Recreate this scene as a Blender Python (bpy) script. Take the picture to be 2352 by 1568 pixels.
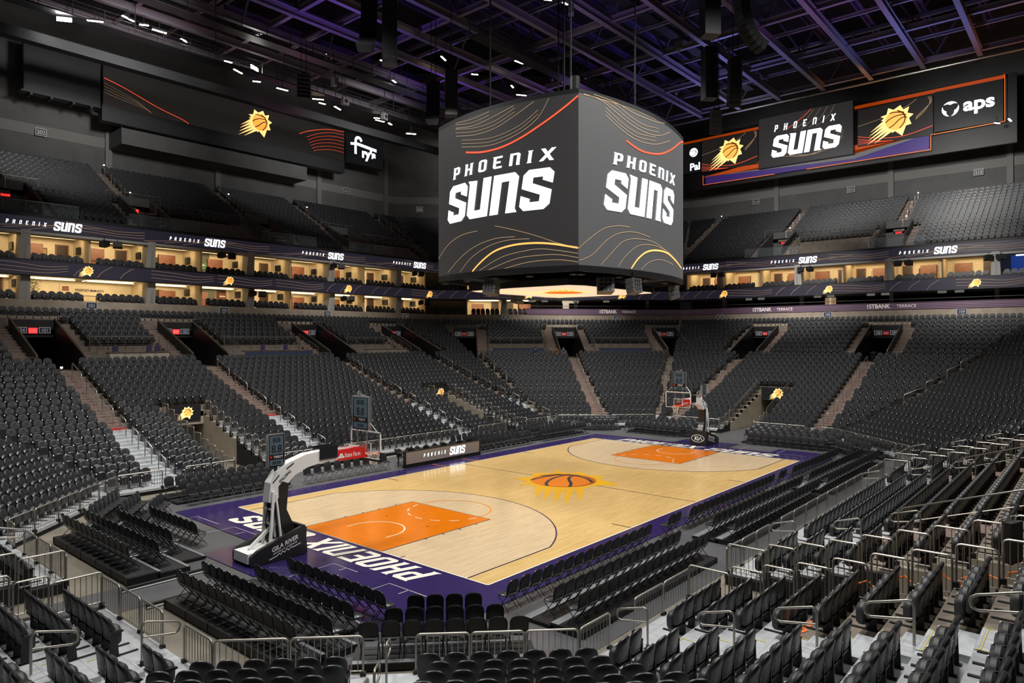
import bpy, math, random
from mathutils import Vector, Matrix
from mathutils.geometry import tessellate_polygon
random.seed(7)
S = bpy.context.scene
for o in list(bpy.data.objects): bpy.data.objects.remove(o)
COL = S.collection
# ---------------------------------------------------------------- camera
CAM = Vector((-30.04, -22.03, 7.6)); YAW = 0.7074; FPX = 1591.0; HY = 779.0
cd = bpy.data.cameras.new('camera'); cam = bpy.data.objects.new('camera', cd); COL.objects.link(cam)
cam.location = CAM; cam.rotation_euler = (math.pi/2, 0, YAW - math.pi/2)
cd.sensor_width = 36; cd.lens = FPX/2352*36; cd.shift_y = (HY-784)/2352; cd.clip_end = 400; cd.clip_start = .2
S.camera = cam
FW = Vector((math.cos(YAW), math.sin(YAW), 0)); RT = Vector((math.sin(YAW), -math.cos(YAW), 0))
def proj(p):
    d = Vector(p)-CAM; t = d.dot(FW)
    if t < .3: return (1e6, 1e6, t)
    return (1176+FPX*d.dot(RT)/t, HY-FPX*d.z/t, t)
def inview(p, m=250):
    x, y, t = proj(p)
    return t > .5 and -m < x < 2352+m and -m < y < 1568+m*1.4
# ---------------------------------------------------------------- world, lights, exposure
W = bpy.data.worlds.new('world'); S.world = W; W.use_nodes = True
W.node_tree.nodes['Background'].inputs[0].default_value = (.34, .34, .40, 1)
W.node_tree.nodes['Background'].inputs[1].default_value = .010
S.view_settings.view_transform = 'Standard'; S.view_settings.look = 'None'
S.view_settings.gamma = 1; S.view_settings.use_curve_mapping = False; S.view_settings.exposure = 0
def light(kind, loc, power, color=(1, 1, 1), size=1, target=None, spot=None, spread=None, sy=None):
    l = bpy.data.lights.new('lamp_or_fill', kind); o = bpy.data.objects.new('lamp_or_fill', l); COL.objects.link(o)
    o.location = loc; l.energy = power; l.color = color
    if kind == 'AREA':
        l.size = size
        if sy: l.shape = 'RECTANGLE'; l.size_y = sy
        if spread: l.spread = math.radians(spread)
    elif kind == 'SPOT': l.spot_size = math.radians(spot or 60); l.spot_blend = .6; l.shadow_soft_size = size
    else: l.shadow_soft_size = size
    if target: o.rotation_euler = (Vector(target)-Vector(loc)).to_track_quat('-Z', 'Y').to_euler()
    return o
KEY = (1, .98, .945)
for x in (-17, -6, 6, 17):                      # banks of court floodlights hung under the steel
    for y in (-15, 15):
        light('AREA', (x, y, 30.5), 1420, KEY, 3, (x*.75, y*.35, 0), spread=112)
for x, y, tx, ty, e, sp in ((-22, -4, -22, -22, 1150, 95), (6, -14, 2, -24, 520, 95), (-12, 4, -9, 20, 950, 76), (6, 4, 8, 20, 950, 76), (16, 4, 31, 6, 1000, 76), (18, -8, 31, -12, 750, 76), (14, 10, 25, 17, 950, 76), (-20, 10, -25, 16, 800, 80), (-8, 24, -6, 55, 480, 55), (14, 24, 20, 55, 450, 55), (34, 6, 65, 10, 600, 62), (34, -8, 65, -10, 850, 62), (28, 26, 46, 46, 500, 60)):  # aimed lights; those turned to the upper tier are added soft fill
    light('AREA', (x, y, 29.5), e, KEY, 2.5, (tx, ty, 2 if math.hypot(tx, ty) < 54 else (30 if ty > 30 else 24)), spread=sp)
for x, y, z, tx, ty, e in ((-12, 14, 27, -8, 40.4, 150), (8, 14, 27, 14, 40.4, 150), (24, 16, 27, 40, 29, 260), (24, 2, 27, 50.4, 4, 380), (24, -10, 27, 50.4, -12, 300)):  # extra lights added to brighten the concrete band, no fixtures there
    light('AREA', (x, y, z), e, KEY, 1.5, (tx, ty, 11.5), spread=34)
for x, y, z, c, e in ((20, 30, 29, (.28, .10, .85), 1500), (4, 24, 28, (.25, .10, .9), 1800), (34, 6, 28, (.30, .33, 1), 2200), (38, -10, 28, (.3, .35, 1), 2000), (44, 12, 28, (.38, .30, 1), 1500),
                      (8, 38, 27, (.6, .25, .45), 900), (-8, 34, 28, (.7, .3, .4), 700), (28, -6, 28, (.5, .25, .8), 1200), (46, -16, 28, (1, .35, .2), 700), (14, 6, 27, (.4, .25, .8), 1300), (30, 20, 28, (.4, .2, .8), 1300), (47, -3, 31, (1, .42, .15), 260), (45, 9, 31, (.6, .8, 1), 320)):
    light('SPOT', (x, y, z), e, c, .4, (x, y, 60), spot=125)                      # coloured uplights washing the roof steel
# ---------------------------------------------------------------- materials
MATS = {}
def mat(name, col, rough=.5, metal=0, emit=None, es=1, noise=0, nscale=8, bump=0, alpha=None, trans=0, coat=0, spec=None):
    if name in MATS: return MATS[name]
    m = bpy.data.materials.new(name); m.use_nodes = True; nt = m.node_tree; b = nt.nodes['Principled BSDF']
    b.inputs['Base Color'].default_value = (*col, 1); b.inputs['Roughness'].default_value = rough; b.inputs['Metallic'].default_value = metal
    if spec is not None: b.inputs['Specular IOR Level'].default_value = spec
    if coat: b.inputs['Coat Weight'].default_value = coat; b.inputs['Coat Roughness'].default_value = .05
    if trans: b.inputs['Transmission Weight'].default_value = trans; b.inputs['IOR'].default_value = 1.02
    if alpha is not None: b.inputs['Alpha'].default_value = alpha
    if emit: b.inputs['Emission Color'].default_value = (*emit, 1); b.inputs['Emission Strength'].default_value = es
    if noise or bump:
        tc = nt.nodes.new('ShaderNodeTexCoord'); n = nt.nodes.new('ShaderNodeTexNoise'); n.inputs['Scale'].default_value = nscale; n.inputs['Detail'].default_value = 6
        nt.links.new(tc.outputs['Object'], n.inputs['Vector'])
        if noise:
            r = nt.nodes.new('ShaderNodeValToRGB'); r.color_ramp.elements[0].position = .3; r.color_ramp.elements[1].position = .7
            r.color_ramp.elements[0].color = (*[c*(1-noise) for c in col], 1); r.color_ramp.elements[1].color = (*[min(1, c*(1+noise)) for c in col], 1)
            nt.links.new(n.outputs['Fac'], r.inputs[0]); nt.links.new(r.outputs[0], b.inputs['Base Color'])
        if bump:
            bp = nt.nodes.new('ShaderNodeBump'); bp.inputs['Strength'].default_value = bump; bp.inputs['Distance'].default_value = .02
            nt.links.new(n.outputs['Fac'], bp.inputs['Height']); nt.links.new(bp.outputs[0], b.inputs['Normal'])
    MATS[name] = m; return m
def wood(name, c1, c2, sc=1.0, rough=.16):
    m = bpy.data.materials.new(name); m.use_nodes = True; nt = m.node_tree; N = nt.nodes; L = nt.links; b = N['Principled BSDF']
    tc = N.new('ShaderNodeTexCoord'); br = N.new('ShaderNodeTexBrick'); br.inputs['Scale'].default_value = 1
    br.inputs['Brick Width'].default_value = .9*sc; br.inputs['Row Height'].default_value = .057*sc; br.inputs['Mortar Size'].default_value = .0
    br.inputs['Color1'].default_value = (0, 0, 0, 1); br.inputs['Color2'].default_value = (1, 1, 1, 1); br.inputs['Bias'].default_value = -.1; br.offset = .37; br.squash_frequency = 3
    L.new(tc.outputs['Object'], br.inputs['Vector'])
    mp = N.new('ShaderNodeMapping'); mp.inputs['Scale'].default_value = (1.2, 22, 1); L.new(tc.outputs['Object'], mp.inputs['Vector'])
    ns = N.new('ShaderNodeTexNoise'); ns.inputs['Scale'].default_value = 2.2; ns.inputs['Detail'].default_value = 8; L.new(mp.outputs[0], ns.inputs['Vector'])
    mx = N.new('ShaderNodeMath'); mx.operation = 'MULTIPLY_ADD'; mx.inputs[1].default_value = .45; L.new(br.outputs['Color'], mx.inputs[0]); L.new(ns.outputs['Fac'], mx.inputs[2])
    r = N.new('ShaderNodeValToRGB'); r.color_ramp.elements[0].position = .35; r.color_ramp.elements[1].position = .95
    r.color_ramp.elements[0].color = (*c1, 1); r.color_ramp.elements[1].color = (*c2, 1)
    L.new(mx.outputs[0], r.inputs[0]); L.new(r.outputs[0], b.inputs['Base Color'])
    b.inputs['Roughness'].default_value = rough; b.inputs['Specular IOR Level'].default_value = .55
    MATS[name] = m; return m
wood('maple', (.74, .52, .225), (.62, .40, .14)); wood('maple_pale', (.72, .56, .36), (.62, .45, .26))
def M(n): return MATS[n]
mat('apron_purple', (.032, .019, .095), .13, noise=.12, nscale=3); mat('key_orange', (.74, .185, .002), .17, noise=.05, nscale=3)
mat('line_white', (.86, .83, .72), .22); mat('line_dark', (.045, .03, .07), .22); mat('line_orange', (.85, .27, .02), .22); mat('sun_yellow', (.84, .46, .008), .2); mat('ball_orange', (.80, .22, .006), .2); mat('ball_shade', (.50, .12, .004), .2)
mat('line_grey', (.34, .33, .38), .3)
mat('floor_cover', (.085, .085, .09), .42, noise=.16, nscale=.6); mat('slab', (.20, .175, .135), .5, noise=.25, nscale=.9)
mat('concrete', (.19, .155, .12), .75, noise=.2, nscale=1.6, bump=.15); mat('concrete_light', (.34, .30, .235), .7, noise=.15, nscale=1.2)
mat('alu', (.52, .54, .56), .42, .3, noise=.10, nscale=5); mat('step_red', (.19, .13, .11), .7, noise=.2, nscale=4); mat('red_edge', (.45, .03, .03), .6); mat('nosing', (.30, .20, .175), .5)
mat('yellow_strip', (.60, .52, .10), .5); mat('glow_strip', (.62, .78, .5), .5)
mat('seat_pad', (.027, .028, .030), .48, noise=.08, nscale=20); mat('seat_shell', (.022, .022, .024), .38); mat('seat_metal', (.03, .03, .032), .35, .5); mat('seat_arm', (.012, .012, .013), .22)
mat('plate', (.75, .77, .8), .35); mat('band', (.36, .295, .225), .7, noise=.18, nscale=1.2); mat('seat_pad_upper', (.016, .017, .021), .45)  # plate colours the pale chips that stand in for seat glints
mat('vinyl', (.029, .030, .034), .22); mat('vinyl_shell', (.008, .008, .009), .33); mat('chair_frame', (.035, .035, .038), .3, .6); mat('slat_metal', (.33, .34, .36), .4, .5)
mat('steel_rail', (.36, .34, .30), .38, .8); mat('black', (.008, .008, .009), .5); mat('black_gloss', (.012, .012, .013), .2); mat('curtain', (.006, .006, .007), .8, bump=.6, nscale=3)
mat('white_paint', (.90, .90, .88), .3); mat('pad_black', (.015, .015, .016), .4, bump=.2, nscale=6); mat('pad_red', (.72, .02, .02), .35); mat('rim_orange', (.90, .16, .02), .35); mat('net', (.85, .82, .75), .7)
mat('glass', (.9, .95, .95), .03, trans=1, alpha=.18); mat('rail_glass', (.5, .6, .65), .05, alpha=.12)
mat('ink_white', (.85, .85, .83), .5); mat('ink_black', (.01, .01, .012), .5); mat('silver', (.65, .65, .66), .25, .9)
mat('clock_face', (.06, .08, .10), .25, emit=(.10, .15, .18), es=.2); mat('clock_digit', (.01, .012, .014), .4)
mat('led_dark', (.030, .029, .030), .5, emit=(.028, .026, .026), es=.5); mat('led_black', (.008, .008, .009), .35, emit=(.012, .012, .014), es=.4); mat('led_grey', (.10, .10, .102), .45, emit=(.05, .052, .054), es=.5); mat('led_blank', (.022, .023, .026), .45)
mat('led_ribbon', (.02, .018, .03), .35, emit=(.012, .010, .018), es=1); mat('led_warm', (.06, .05, .045), .3, emit=(.16, .125, .105), es=.8)
mat('lit_white', (.9, .95, 1), .5, emit=(.85, .93, 1), es=1.6); mat('lit_table', (.9, .95, 1), .5, emit=(.72, .82, 1), es=.9); mat('lit_orange', (1, .3, .05), .5, emit=(1, .14, .01), es=.55); mat('lit_red', (1, .1, .05), .5, emit=(1, .085, .03), es=1.0)
mat('lit_gold', (.5, .35, .2), .5, emit=(.62, .40, .22), es=.42); mat('lit_sun', (1, .75, .35), .5, emit=(1, .60, .19), es=1.4); mat('lit_ball', (1, .5, .15), .5, emit=(1, .36, .055), es=1.25); mat('lit_seam', (.1, .02, .01), .5)
mat('lit_amber', (1, .6, .2), .5, emit=(1, .42, .08), es=1.1); mat('lit_cream', (.9, .8, .65), .5, emit=(.70, .58, .44), es=.8); mat('exit_red', (.9, .05, .05), .5, emit=(1, .03, .03), es=1.6)
mat('sign_grey', (.42, .42, .40), .5, emit=(.3, .3, .28), es=.35); mat('sign_blue', (.03, .04, .09), .4); mat('lamp_cold', (1, 1, 1), .5, emit=(1, .95, .86), es=14); mat('lamp_warm', (1, .9, .7), .5, emit=(1, .78, .5), es=9)
mat('suite_wall', (.66, .54, .36), .8, noise=.05, nscale=2); mat('suite_floor', (.10, .08, .06), .7); mat('suite_ceiling', (.52, .47, .38), .8); mat('wood_panel', (.23, .075, .03), .45, noise=.2, nscale=3); mat('wood_dark', (.045, .022, .012), .5)
mat('suite_tan', (.42, .24, .06), .8); mat('strip', (1, .85, .5), .5, emit=(1, .76, .40), es=9); mat('column', (.42, .40, .37), .7); mat('wall_grey', (.10, .10, .10), .85, noise=.12, nscale=.8); mat('wall_band', (.185, .18, .17), .85)
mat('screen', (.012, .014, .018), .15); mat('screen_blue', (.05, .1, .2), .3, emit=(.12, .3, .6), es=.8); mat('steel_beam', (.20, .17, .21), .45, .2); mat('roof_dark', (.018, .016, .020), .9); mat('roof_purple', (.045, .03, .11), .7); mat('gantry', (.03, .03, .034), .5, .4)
mat('speaker', (.015, .015, .017), .45); mat('speaker_grey', (.10, .10, .105), .5); mat('duct', (.30, .27, .2), .6); mat('orange_trim', (.55, .07, .008), .5, emit=(1, .12, .0), es=.22); mat('purple_trim', (.045, .022, .16), .5, emit=(.05, .02, .20), es=.35); mat('grey_trim', (.26, .26, .27), .6)
mat('terrace_stripe', (.36, .22, .31), .5, emit=(.4, .25, .34), es=.10); mat('terrace_board', (.07, .035, .07), .5); mat('letter_glow', (.85, .80, .75), .5, emit=(.8, .75, .70), es=.22); mat('cable_orange', (.9, .18, .02), .5); mat('cable_red', (.6, .01, .02), .5)  # small glow added to the terrace letters and stripes to brighten them
mat('skin', (.45, .26, .18), .6); mat('cloth_navy', (.02, .03, .08), .8); mat('cloth_orange', (.65, .12, .03), .8); mat('cloth_grey', (.09, .09, .12), .8); mat('cloth_ochre', (.12, .07, .02), .8); mat('hair', (.01, .008, .007), .7); mat('paper', (.75, .75, .75), .7)
mat('green_board', (.10, .19, .08), .6); mat('plant', (.05, .11, .03), .7); mat('stone', (.13, .13, .09), .9, noise=.5, nscale=14)
# ---------------------------------------------------------------- mesh builder
class B:
    def __init__(s): s.v = []; s.f = []; s.m = []; s.mi = 0
    def add(s, vs, fs):
        n = len(s.v); s.v += [tuple(v) for v in vs]; s.f += [tuple(i+n for i in f) for f in fs]; s.m += [s.mi]*len(fs); return s
    def box(s, x0, x1, y0, y1, z0, z1):
        return s.add([(x, y, z) for z in (z0, z1) for y in (y0, y1) for x in (x0, x1)], [(0, 2, 3, 1), (4, 5, 7, 6), (0, 1, 5, 4), (2, 6, 7, 3), (0, 4, 6, 2), (1, 3, 7, 5)])
    def hexa(s, c):   # 8 corners: bottom 4 ccw, top 4 ccw
        return s.add(c, [(3, 2, 1, 0), (4, 5, 6, 7), (0, 1, 5, 4), (1, 2, 6, 5), (2, 3, 7, 6), (3, 0, 4, 7)])
    def bar(s, a, b, w, h=None, up=(0, 0, 1)):
        h = h or w; a = Vector(a); b = Vector(b); d = (b-a).normalized(); u = Vector(up)
        if abs(d.dot(u)) > .98: u = Vector((1, 0, 0))
        r = d.cross(u).normalized()*w/2; u = r.cross(d).normalized()*h/2
        return s.hexa([a-r-u, a+r-u, b+r-u, b-r-u, a-r+u, a+r+u, b+r+u, b-r+u])
    def tube(s, pts, r, n=6, closed=False):
        pts = [Vector(p) for p in pts]; m = len(pts); rings = []; u = None
        for i, p in enumerate(pts):
            a = pts[(i-1) % m] if (closed or i > 0) else p; b = pts[(i+1) % m] if (closed or i < m-1) else p
            d = (b-a).normalized()
            if u is None: u = Vector((0, 0, 1)) if abs(d.z) < .9 else Vector((1, 0, 0))
            q = d.cross(u)
            if q.length < 1e-4: q = d.orthogonal()
            q.normalize(); w = q.cross(d).normalized(); u = w
            rr = r[i] if isinstance(r, (list, tuple)) else r
            rings.append([p+(q*math.cos(2*math.pi*k/n)+w*math.sin(2*math.pi*k/n))*rr for k in range(n)])
        vs = [v for R in rings for v in R]; fs = []
        for i in range(m if closed else m-1):
            j = (i+1) % m
            for k in range(n): l = (k+1) % n; fs.append((i*n+k, i*n+l, j*n+l, j*n+k))
        if not closed: fs += [tuple(range(n))[::-1], tuple((m-1)*n+k for k in range(n))]
        return s.add(vs, fs)
    def loft(s, loops, cap=True):
        n = len(loops[0]); vs = [v for l in loops for v in l]; fs = []
        for i in range(len(loops)-1):
            for k in range(n): l = (k+1) % n; fs.append((i*n+k, i*n+l, (i+1)*n+l, (i+1)*n+k))
        if cap: fs += [tuple(range(n))[::-1], tuple((len(loops)-1)*n+k for k in range(n))]
        return s.add(vs, fs)
    def poly(s, pts): return s.add(pts, [tuple(range(len(pts)))])
    def shape(s, loops, fn, flip=False):   # 2d loops (outer, holes...) -> triangles mapped by fn(x,y)
        if not isinstance(loops[0][0], (tuple, list)): loops = [loops]
        tri = tessellate_polygon([[Vector((x, y, 0)) for x, y in l] for l in loops]); flat = [p for l in loops for p in l]
        return s.add([fn(*p) for p in flat], [tuple(t[::-1]) if flip else tuple(t) for t in tri])
    def ribbon(s, pts, w, fn):   # polyline in 2d with width
        L = []; R = []
        for i, p in enumerate(pts):
            a = pts[max(0, i-1)]; b = pts[min(len(pts)-1, i+1)]; dx, dy = b[0]-a[0], b[1]-a[1]; l = math.hypot(dx, dy) or 1
            ww = w[i] if isinstance(w, list) else w
            L.append(fn(p[0]-dy/l*ww/2, p[1]+dx/l*ww/2)); R.append(fn(p[0]+dy/l*ww/2, p[1]-dx/l*ww/2))
        n = len(pts); return s.add(L+R, [(i, n+i, n+i+1, i+1) for i in range(n-1)])
    def merge(s, o, fn=lambda v: v):
        n = len(s.v); s.v += [tuple(fn(v)) for v in o.v]; s.f += [tuple(i+n for i in f) for f in o.f]; s.m += o.m; return s
    def mesh(s, name, mats, smooth=False):
        me = bpy.data.meshes.new(name); me.from_pydata(s.v, [], s.f)
        for x in (mats if isinstance(mats, (list, tuple)) else [mats]): me.materials.append(M(x) if isinstance(x, str) else x)
        if len(me.materials) > 1: me.polygons.foreach_set('material_index', s.m)
        if smooth: me.polygons.foreach_set('use_smooth', [True]*len(me.polygons)); me.set_sharp_from_angle(angle=math.radians(smooth if smooth is not True else 40))
        me.update(); return me
    def obj(s, name, mats, parent=None, smooth=False): return mk(name, s.mesh(name, mats, smooth), parent)
def mk(name, me, parent=None, loc=None, rz=None):
    o = bpy.data.objects.new(name, me); COL.objects.link(o)
    if parent: o.parent = parent
    if loc: o.location = loc
    if rz is not None: o.rotation_euler = (0, 0, rz)
    return o
def tag(o, label=None, cat=None, group=None, kind=None):
    if label: o['label'] = label
    if cat: o['category'] = cat
    if group: o['group'] = group
    if kind: o['kind'] = kind
    return o
def thing(name, label, cat, loc=(0, 0, 0), rz=0, group=None): return tag(mk(name, None, None, loc, rz), label, cat, group)
def struct(b, name, mats, smooth=False): return tag(b.obj(name, mats, None, smooth), kind='structure')
def dup(root, loc, rz, label, group=None):
    r = root.copy(); COL.objects.link(r); r.location = loc; r.rotation_euler = (0, 0, rz); r['label'] = label
    if group: r['group'] = group
    for c in root.children:
        d = c.copy(); COL.objects.link(d); d.parent = r
        for g in c.children: e = g.copy(); COL.objects.link(e); e.parent = d
    return r
ORD = ['zeroth', 'first', 'second', 'third', 'fourth', 'fifth', 'sixth', 'seventh', 'eighth', 'ninth', 'tenth', 'eleventh', 'twelfth', 'thirteenth', 'fourteenth', 'fifteenth', 'sixteenth', 'seventeenth', 'eighteenth', 'nineteenth', 'twentieth',
       'twenty-first', 'twenty-second', 'twenty-third', 'twenty-fourth', 'twenty-fifth', 'twenty-sixth', 'twenty-seventh', 'twenty-eighth', 'twenty-ninth', 'thirtieth', 'thirty-first', 'thirty-second', 'thirty-third', 'thirty-fourth']
# ---------------------------------------------------------------- lettering
G = {
'S': (.72, [[(.12, 1), (.60, 1), (.72, .88), (.72, .62), (.48, .72), (.48, .80), (.25, .80), (.25, .66), (.72, .46), (.72, .12), (.60, 0), (.12, 0), (0, .12), (0, .38), (.24, .28), (.24, .20), (.47, .20), (.47, .36), (0, .55), (0, .88)]]),
'U': (.70, [[(-.06, 1), (.25, .97), (.25, .2), (.45, .2), (.45, 1), (.70, 1), (.70, 0), (.12, 0), (0, .12), (0, .9)]]),
'N': (.74, [[(0, 0), (0, 1), (.58, 1), (.70, .88), (.70, .10), (.76, 0), (.46, 0), (.46, .8), (.25, .8), (.25, 0)]]),
'p': (.5, [[(-.05, 0), (0, .08), (0, .92), (-.05, 1), (.38, 1), (.48, .88), (.48, .46), (.38, .34), (.16, .34), (.16, .08), (.2, 0)], [(.16, .5), (.32, .5), (.32, .84), (.16, .84)]]),
'h': (.52, [[(-.05, 0), (0, .06), (0, .94), (-.05, 1), (.16, 1), (.16, .58), (.34, .58), (.34, 1), (.55, 1), (.5, .94), (.5, .06), (.55, 0), (.34, 0), (.34, .42), (.16, .42), (.16, 0)]]),
'o': (.5, [[(.1, 0), (0, .12), (0, .88), (.1, 1), (.4, 1), (.5, .88), (.5, .12), (.4, 0)], [(.16, .16), (.34, .16), (.34, .84), (.16, .84)]]),
'e': (.5, [[(.1, 0), (0, .12), (0, .88), (-.05, 1), (.48, 1), (.48, .84), (.16, .84), (.16, .58), (.4, .58), (.4, .42), (.16, .42), (.16, .16), (.5, .16), (.5, 0)]]),
'n': (.52, [[(0, 0), (0, 1), (.42, 1), (.52, .88), (.52, .1), (.56, 0), (.36, 0), (.36, .84), (.16, .84), (.16, 0)]]),
'i': (.2, [[(-.05, 0), (0, .08), (0, .92), (-.05, 1), (.21, 1), (.16, .92), (.16, .08), (.21, 0)]]),
'x': (.56, [[(-.06, 0), (.19, .5), (-.04, 1), (.15, 1), (.28, .7), (.43, 1), (.62, 1), (.37, .5), (.6, 0), (.41, 0), (.28, .3), (.13, 0)]])}
def word(b, txt, x, y, h, gap, fn, shear=.17, wx=1.0):
    for ch in txt:
        w, loops = G[ch]
        b.shape([[(x+(px*wx+py*shear)*h, y+py*h) for px, py in l] for l in loops], fn); x += (w*wx+gap)*h
    return x
def wwid(txt, h, gap, wx=1.0): return sum((G[c][0]*wx+gap)*h for c in txt)-gap*h
def text_mesh(txt, h, fn, b=None, align='CENTER', sx=1.0, shear=0, ex=0):
    cu = bpy.data.curves.new('t', 'FONT'); cu.body = txt; cu.size = 1; cu.align_x = align; cu.offset = ex; cu.shear = shear
    o = bpy.data.objects.new('t', cu); COL.objects.link(o); dg = bpy.context.evaluated_depsgraph_get(); me = bpy.data.meshes.new_from_object(o.evaluated_get(dg))
    b = b or B(); b.add([fn(v.co.x*h*1.37*sx, v.co.y*h*1.37) for v in me.vertices], [tuple(p.vertices) for p in me.polygons])
    bpy.data.objects.remove(o); bpy.data.meshes.remove(me); bpy.data.curves.remove(cu); return b
def frame(o, u, v, off=(0, 0, 0)):
    o = Vector(o)+Vector(off); u = Vector(u); v = Vector(v)
    return lambda x, y: o+u*x+v*y
def spl(pts, n=8):
    q = []
    for i in range(len(pts)-1):
        p0, p1, p2, p3 = pts[max(0, i-1)], pts[i], pts[i+1], pts[min(len(pts)-1, i+2)]
        for k in range(n): t = k/n; q.append(tuple(.5*((2*p1[a])+(-p0[a]+p2[a])*t+(2*p0[a]-5*p1[a]+4*p2[a]-p3[a])*t*t+(-p0[a]+3*p1[a]-3*p2[a]+p3[a])*t**3) for a in (0, 1)))
    return q+[pts[-1]]
SUN_O = [(-1.28, 2.32), (-.45, 1.86), (.6, 2.47), (1.05, 1.6), (1.95, 1.96), (1.67, .92), (2.61, .54), (1.9, -.02), (2.28, -1.09), (1.46, -1.21), (.88, -2.87), (-.24, -1.85), (-.67, -2.12), (-.71, -1.85), (-3.5, -3.46), (-1.22, -1.6), (-4.65, -3.47), (-1.59, -1.23), (-4.49, -2.77), (-1.89, -.79), (-4.35, -2.07), (-2.06, -.3), (-4.16, -1.4), (-2.03, .27), (-2.45, .38), (-1.9, .67), (-2.48, 1.05), (-1.54, 1.25)]
SUN_S = [[(-1.10, 1.32), (-.51, 1.40), (.21, 1.30), (.95, 1.16), (1.2, 1.1)], [(.1, 1.62), (.6, 1.33), (1.1, .89), (1.35, .12), (1.1, -.76), (.45, -1.52)], [(-1.66, -.2), (-1.2, .25), (-.16, .69), (.89, .77), (1.5, .60)], [(-1.14, -1.19), (-.46, -.81), (.22, -.18), (.8, .21), (1.2, .28), (1.6, .15)]]
def sun_logo(parent, fn, r, rot=0, names=('sun_rays', 'ball', 'ball_seams'), mats=('lit_sun', 'lit_ball', 'lit_seam'), lift=None):
    c, s_ = math.cos(rot), math.sin(rot); k = r/1.72
    def T(x, y): return ((x*c-y*s_)*k, (x*s_+y*c)*k)
    lift = lift or [fn]*3; out = []
    b = B(); b.shape([T(*p) for p in SUN_O], lift[0]); out.append(b.obj(names[0], mats[0], parent))
    b = B(); b.shape([T(-.03+1.72*math.cos(a*math.pi/16), 1.72*math.sin(a*math.pi/16)) for a in range(32)], lift[1]); out.append(b.obj(names[1], mats[1], parent))
    b = B()
    for q in SUN_S:
        q2 = []
        for i in range(len(q)-1):
            p0, p1, p2, p3 = q[max(0, i-1)], q[i], q[i+1], q[min(len(q)-1, i+2)]
            for t in (0, .33, .66): q2.append(tuple(.5*((2*p1[a])+(-p0[a]+p2[a])*t+(2*p0[a]-5*p1[a]+4*p2[a]-p3[a])*t*t+(-p0[a]+3*p1[a]-3*p2[a]+p3[a])*t**3) for a in (0, 1)))
        q2.append(q[-1]); b.ribbon([T(*p) for p in q2], .17*k, lift[2])
    out.append(b.obj(names[2], mats[2], parent)); return out
def logo_text(fn, w, h, table=False):   # PHOENIX over SUNS, centred in a w x h box; returns builder
    b = B(); hs = h*.66; n = wwid('SUNS', 1, .07); wx = (w/hs-.17)/n
    word(b, 'SUNS', -w/2, -h/2, hs, .07*wx, fn, .17, wx)
    hp = h*.20; word(b, 'phoenix', -w/2+w*.05, h/2-hp, hp, (w*.9/hp-3.6)/6.3, fn, .17, 1.0); return b
def logo_line(fn, w, h, b=None):        # small PHOENIX then large SUNS on one line
    b = b or B(); hp = h*.42; word(b, 'phoenix', -w/2, -hp*.45, hp, (w*.55/hp-3.6)/6.5, fn, .17, 1.0)
    n = wwid('SUNS', 1, .07); ws = w*.40; word(b, 'SUNS', w/2-ws, -h/2, h, .07*(ws/h-.17)/n, fn, .17, (ws/h-.17)/n); return b
# ================================================================= event floor and court
b = B(); b.box(-60, 75, -60, 70, -.3, 0); struct(b, 'floor', 'slab')
b = B(); z = .012
b.poly([(-19.6, -9.4, z), (-16.3, -12.6, z), (17.2, -12.9, z), (21.5, -9.2, z), (22.2, -1.4, z), (30, -1.2, z), (30, 1.6, z), (22.2, 1.8, z), (21.8, 9.4, z), (16.8, 12.8, z), (-15.6, 12.9, z), (-19.6, 10.2, z), (-21.2, 7.6, z), (-21.4, .9, z), (-24, .9, z), (-24, -1.1, z), (-21.4, -1.3, z), (-21.2, -8, z)])
struct(b, 'floor_cover', 'floor_cover')
court = thing('basketball_court', 'maple basketball court with purple border, orange keys and sun ball emblem at centre', 'basketball court')
Z0 = .035
b = B(); X, Y = 16.55, 8.95
b.shape([(-X, -Y), (X, -Y), (18.2, -7.8), (18.2, -5), (X, -5), (X, -2.0), (18.6, -2.0), (18.6, 2.1), (X, 2.1), (X, 5), (X, Y), (-X, Y), (-16.7, 2.15), (-18.6, 2.15), (-18.6, -9.0), (-17.4, -Y)], lambda x, y: (x, y, Z0)); b.obj('border', 'apron_purple', court)
b = B(); b.poly([(-14.325, -7.62, Z0+.004), (14.325, -7.62, Z0+.004), (14.325, 7.62, Z0+.004), (-14.325, 7.62, Z0+.004)]); b.obj('playing_surface', 'maple', court)
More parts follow.
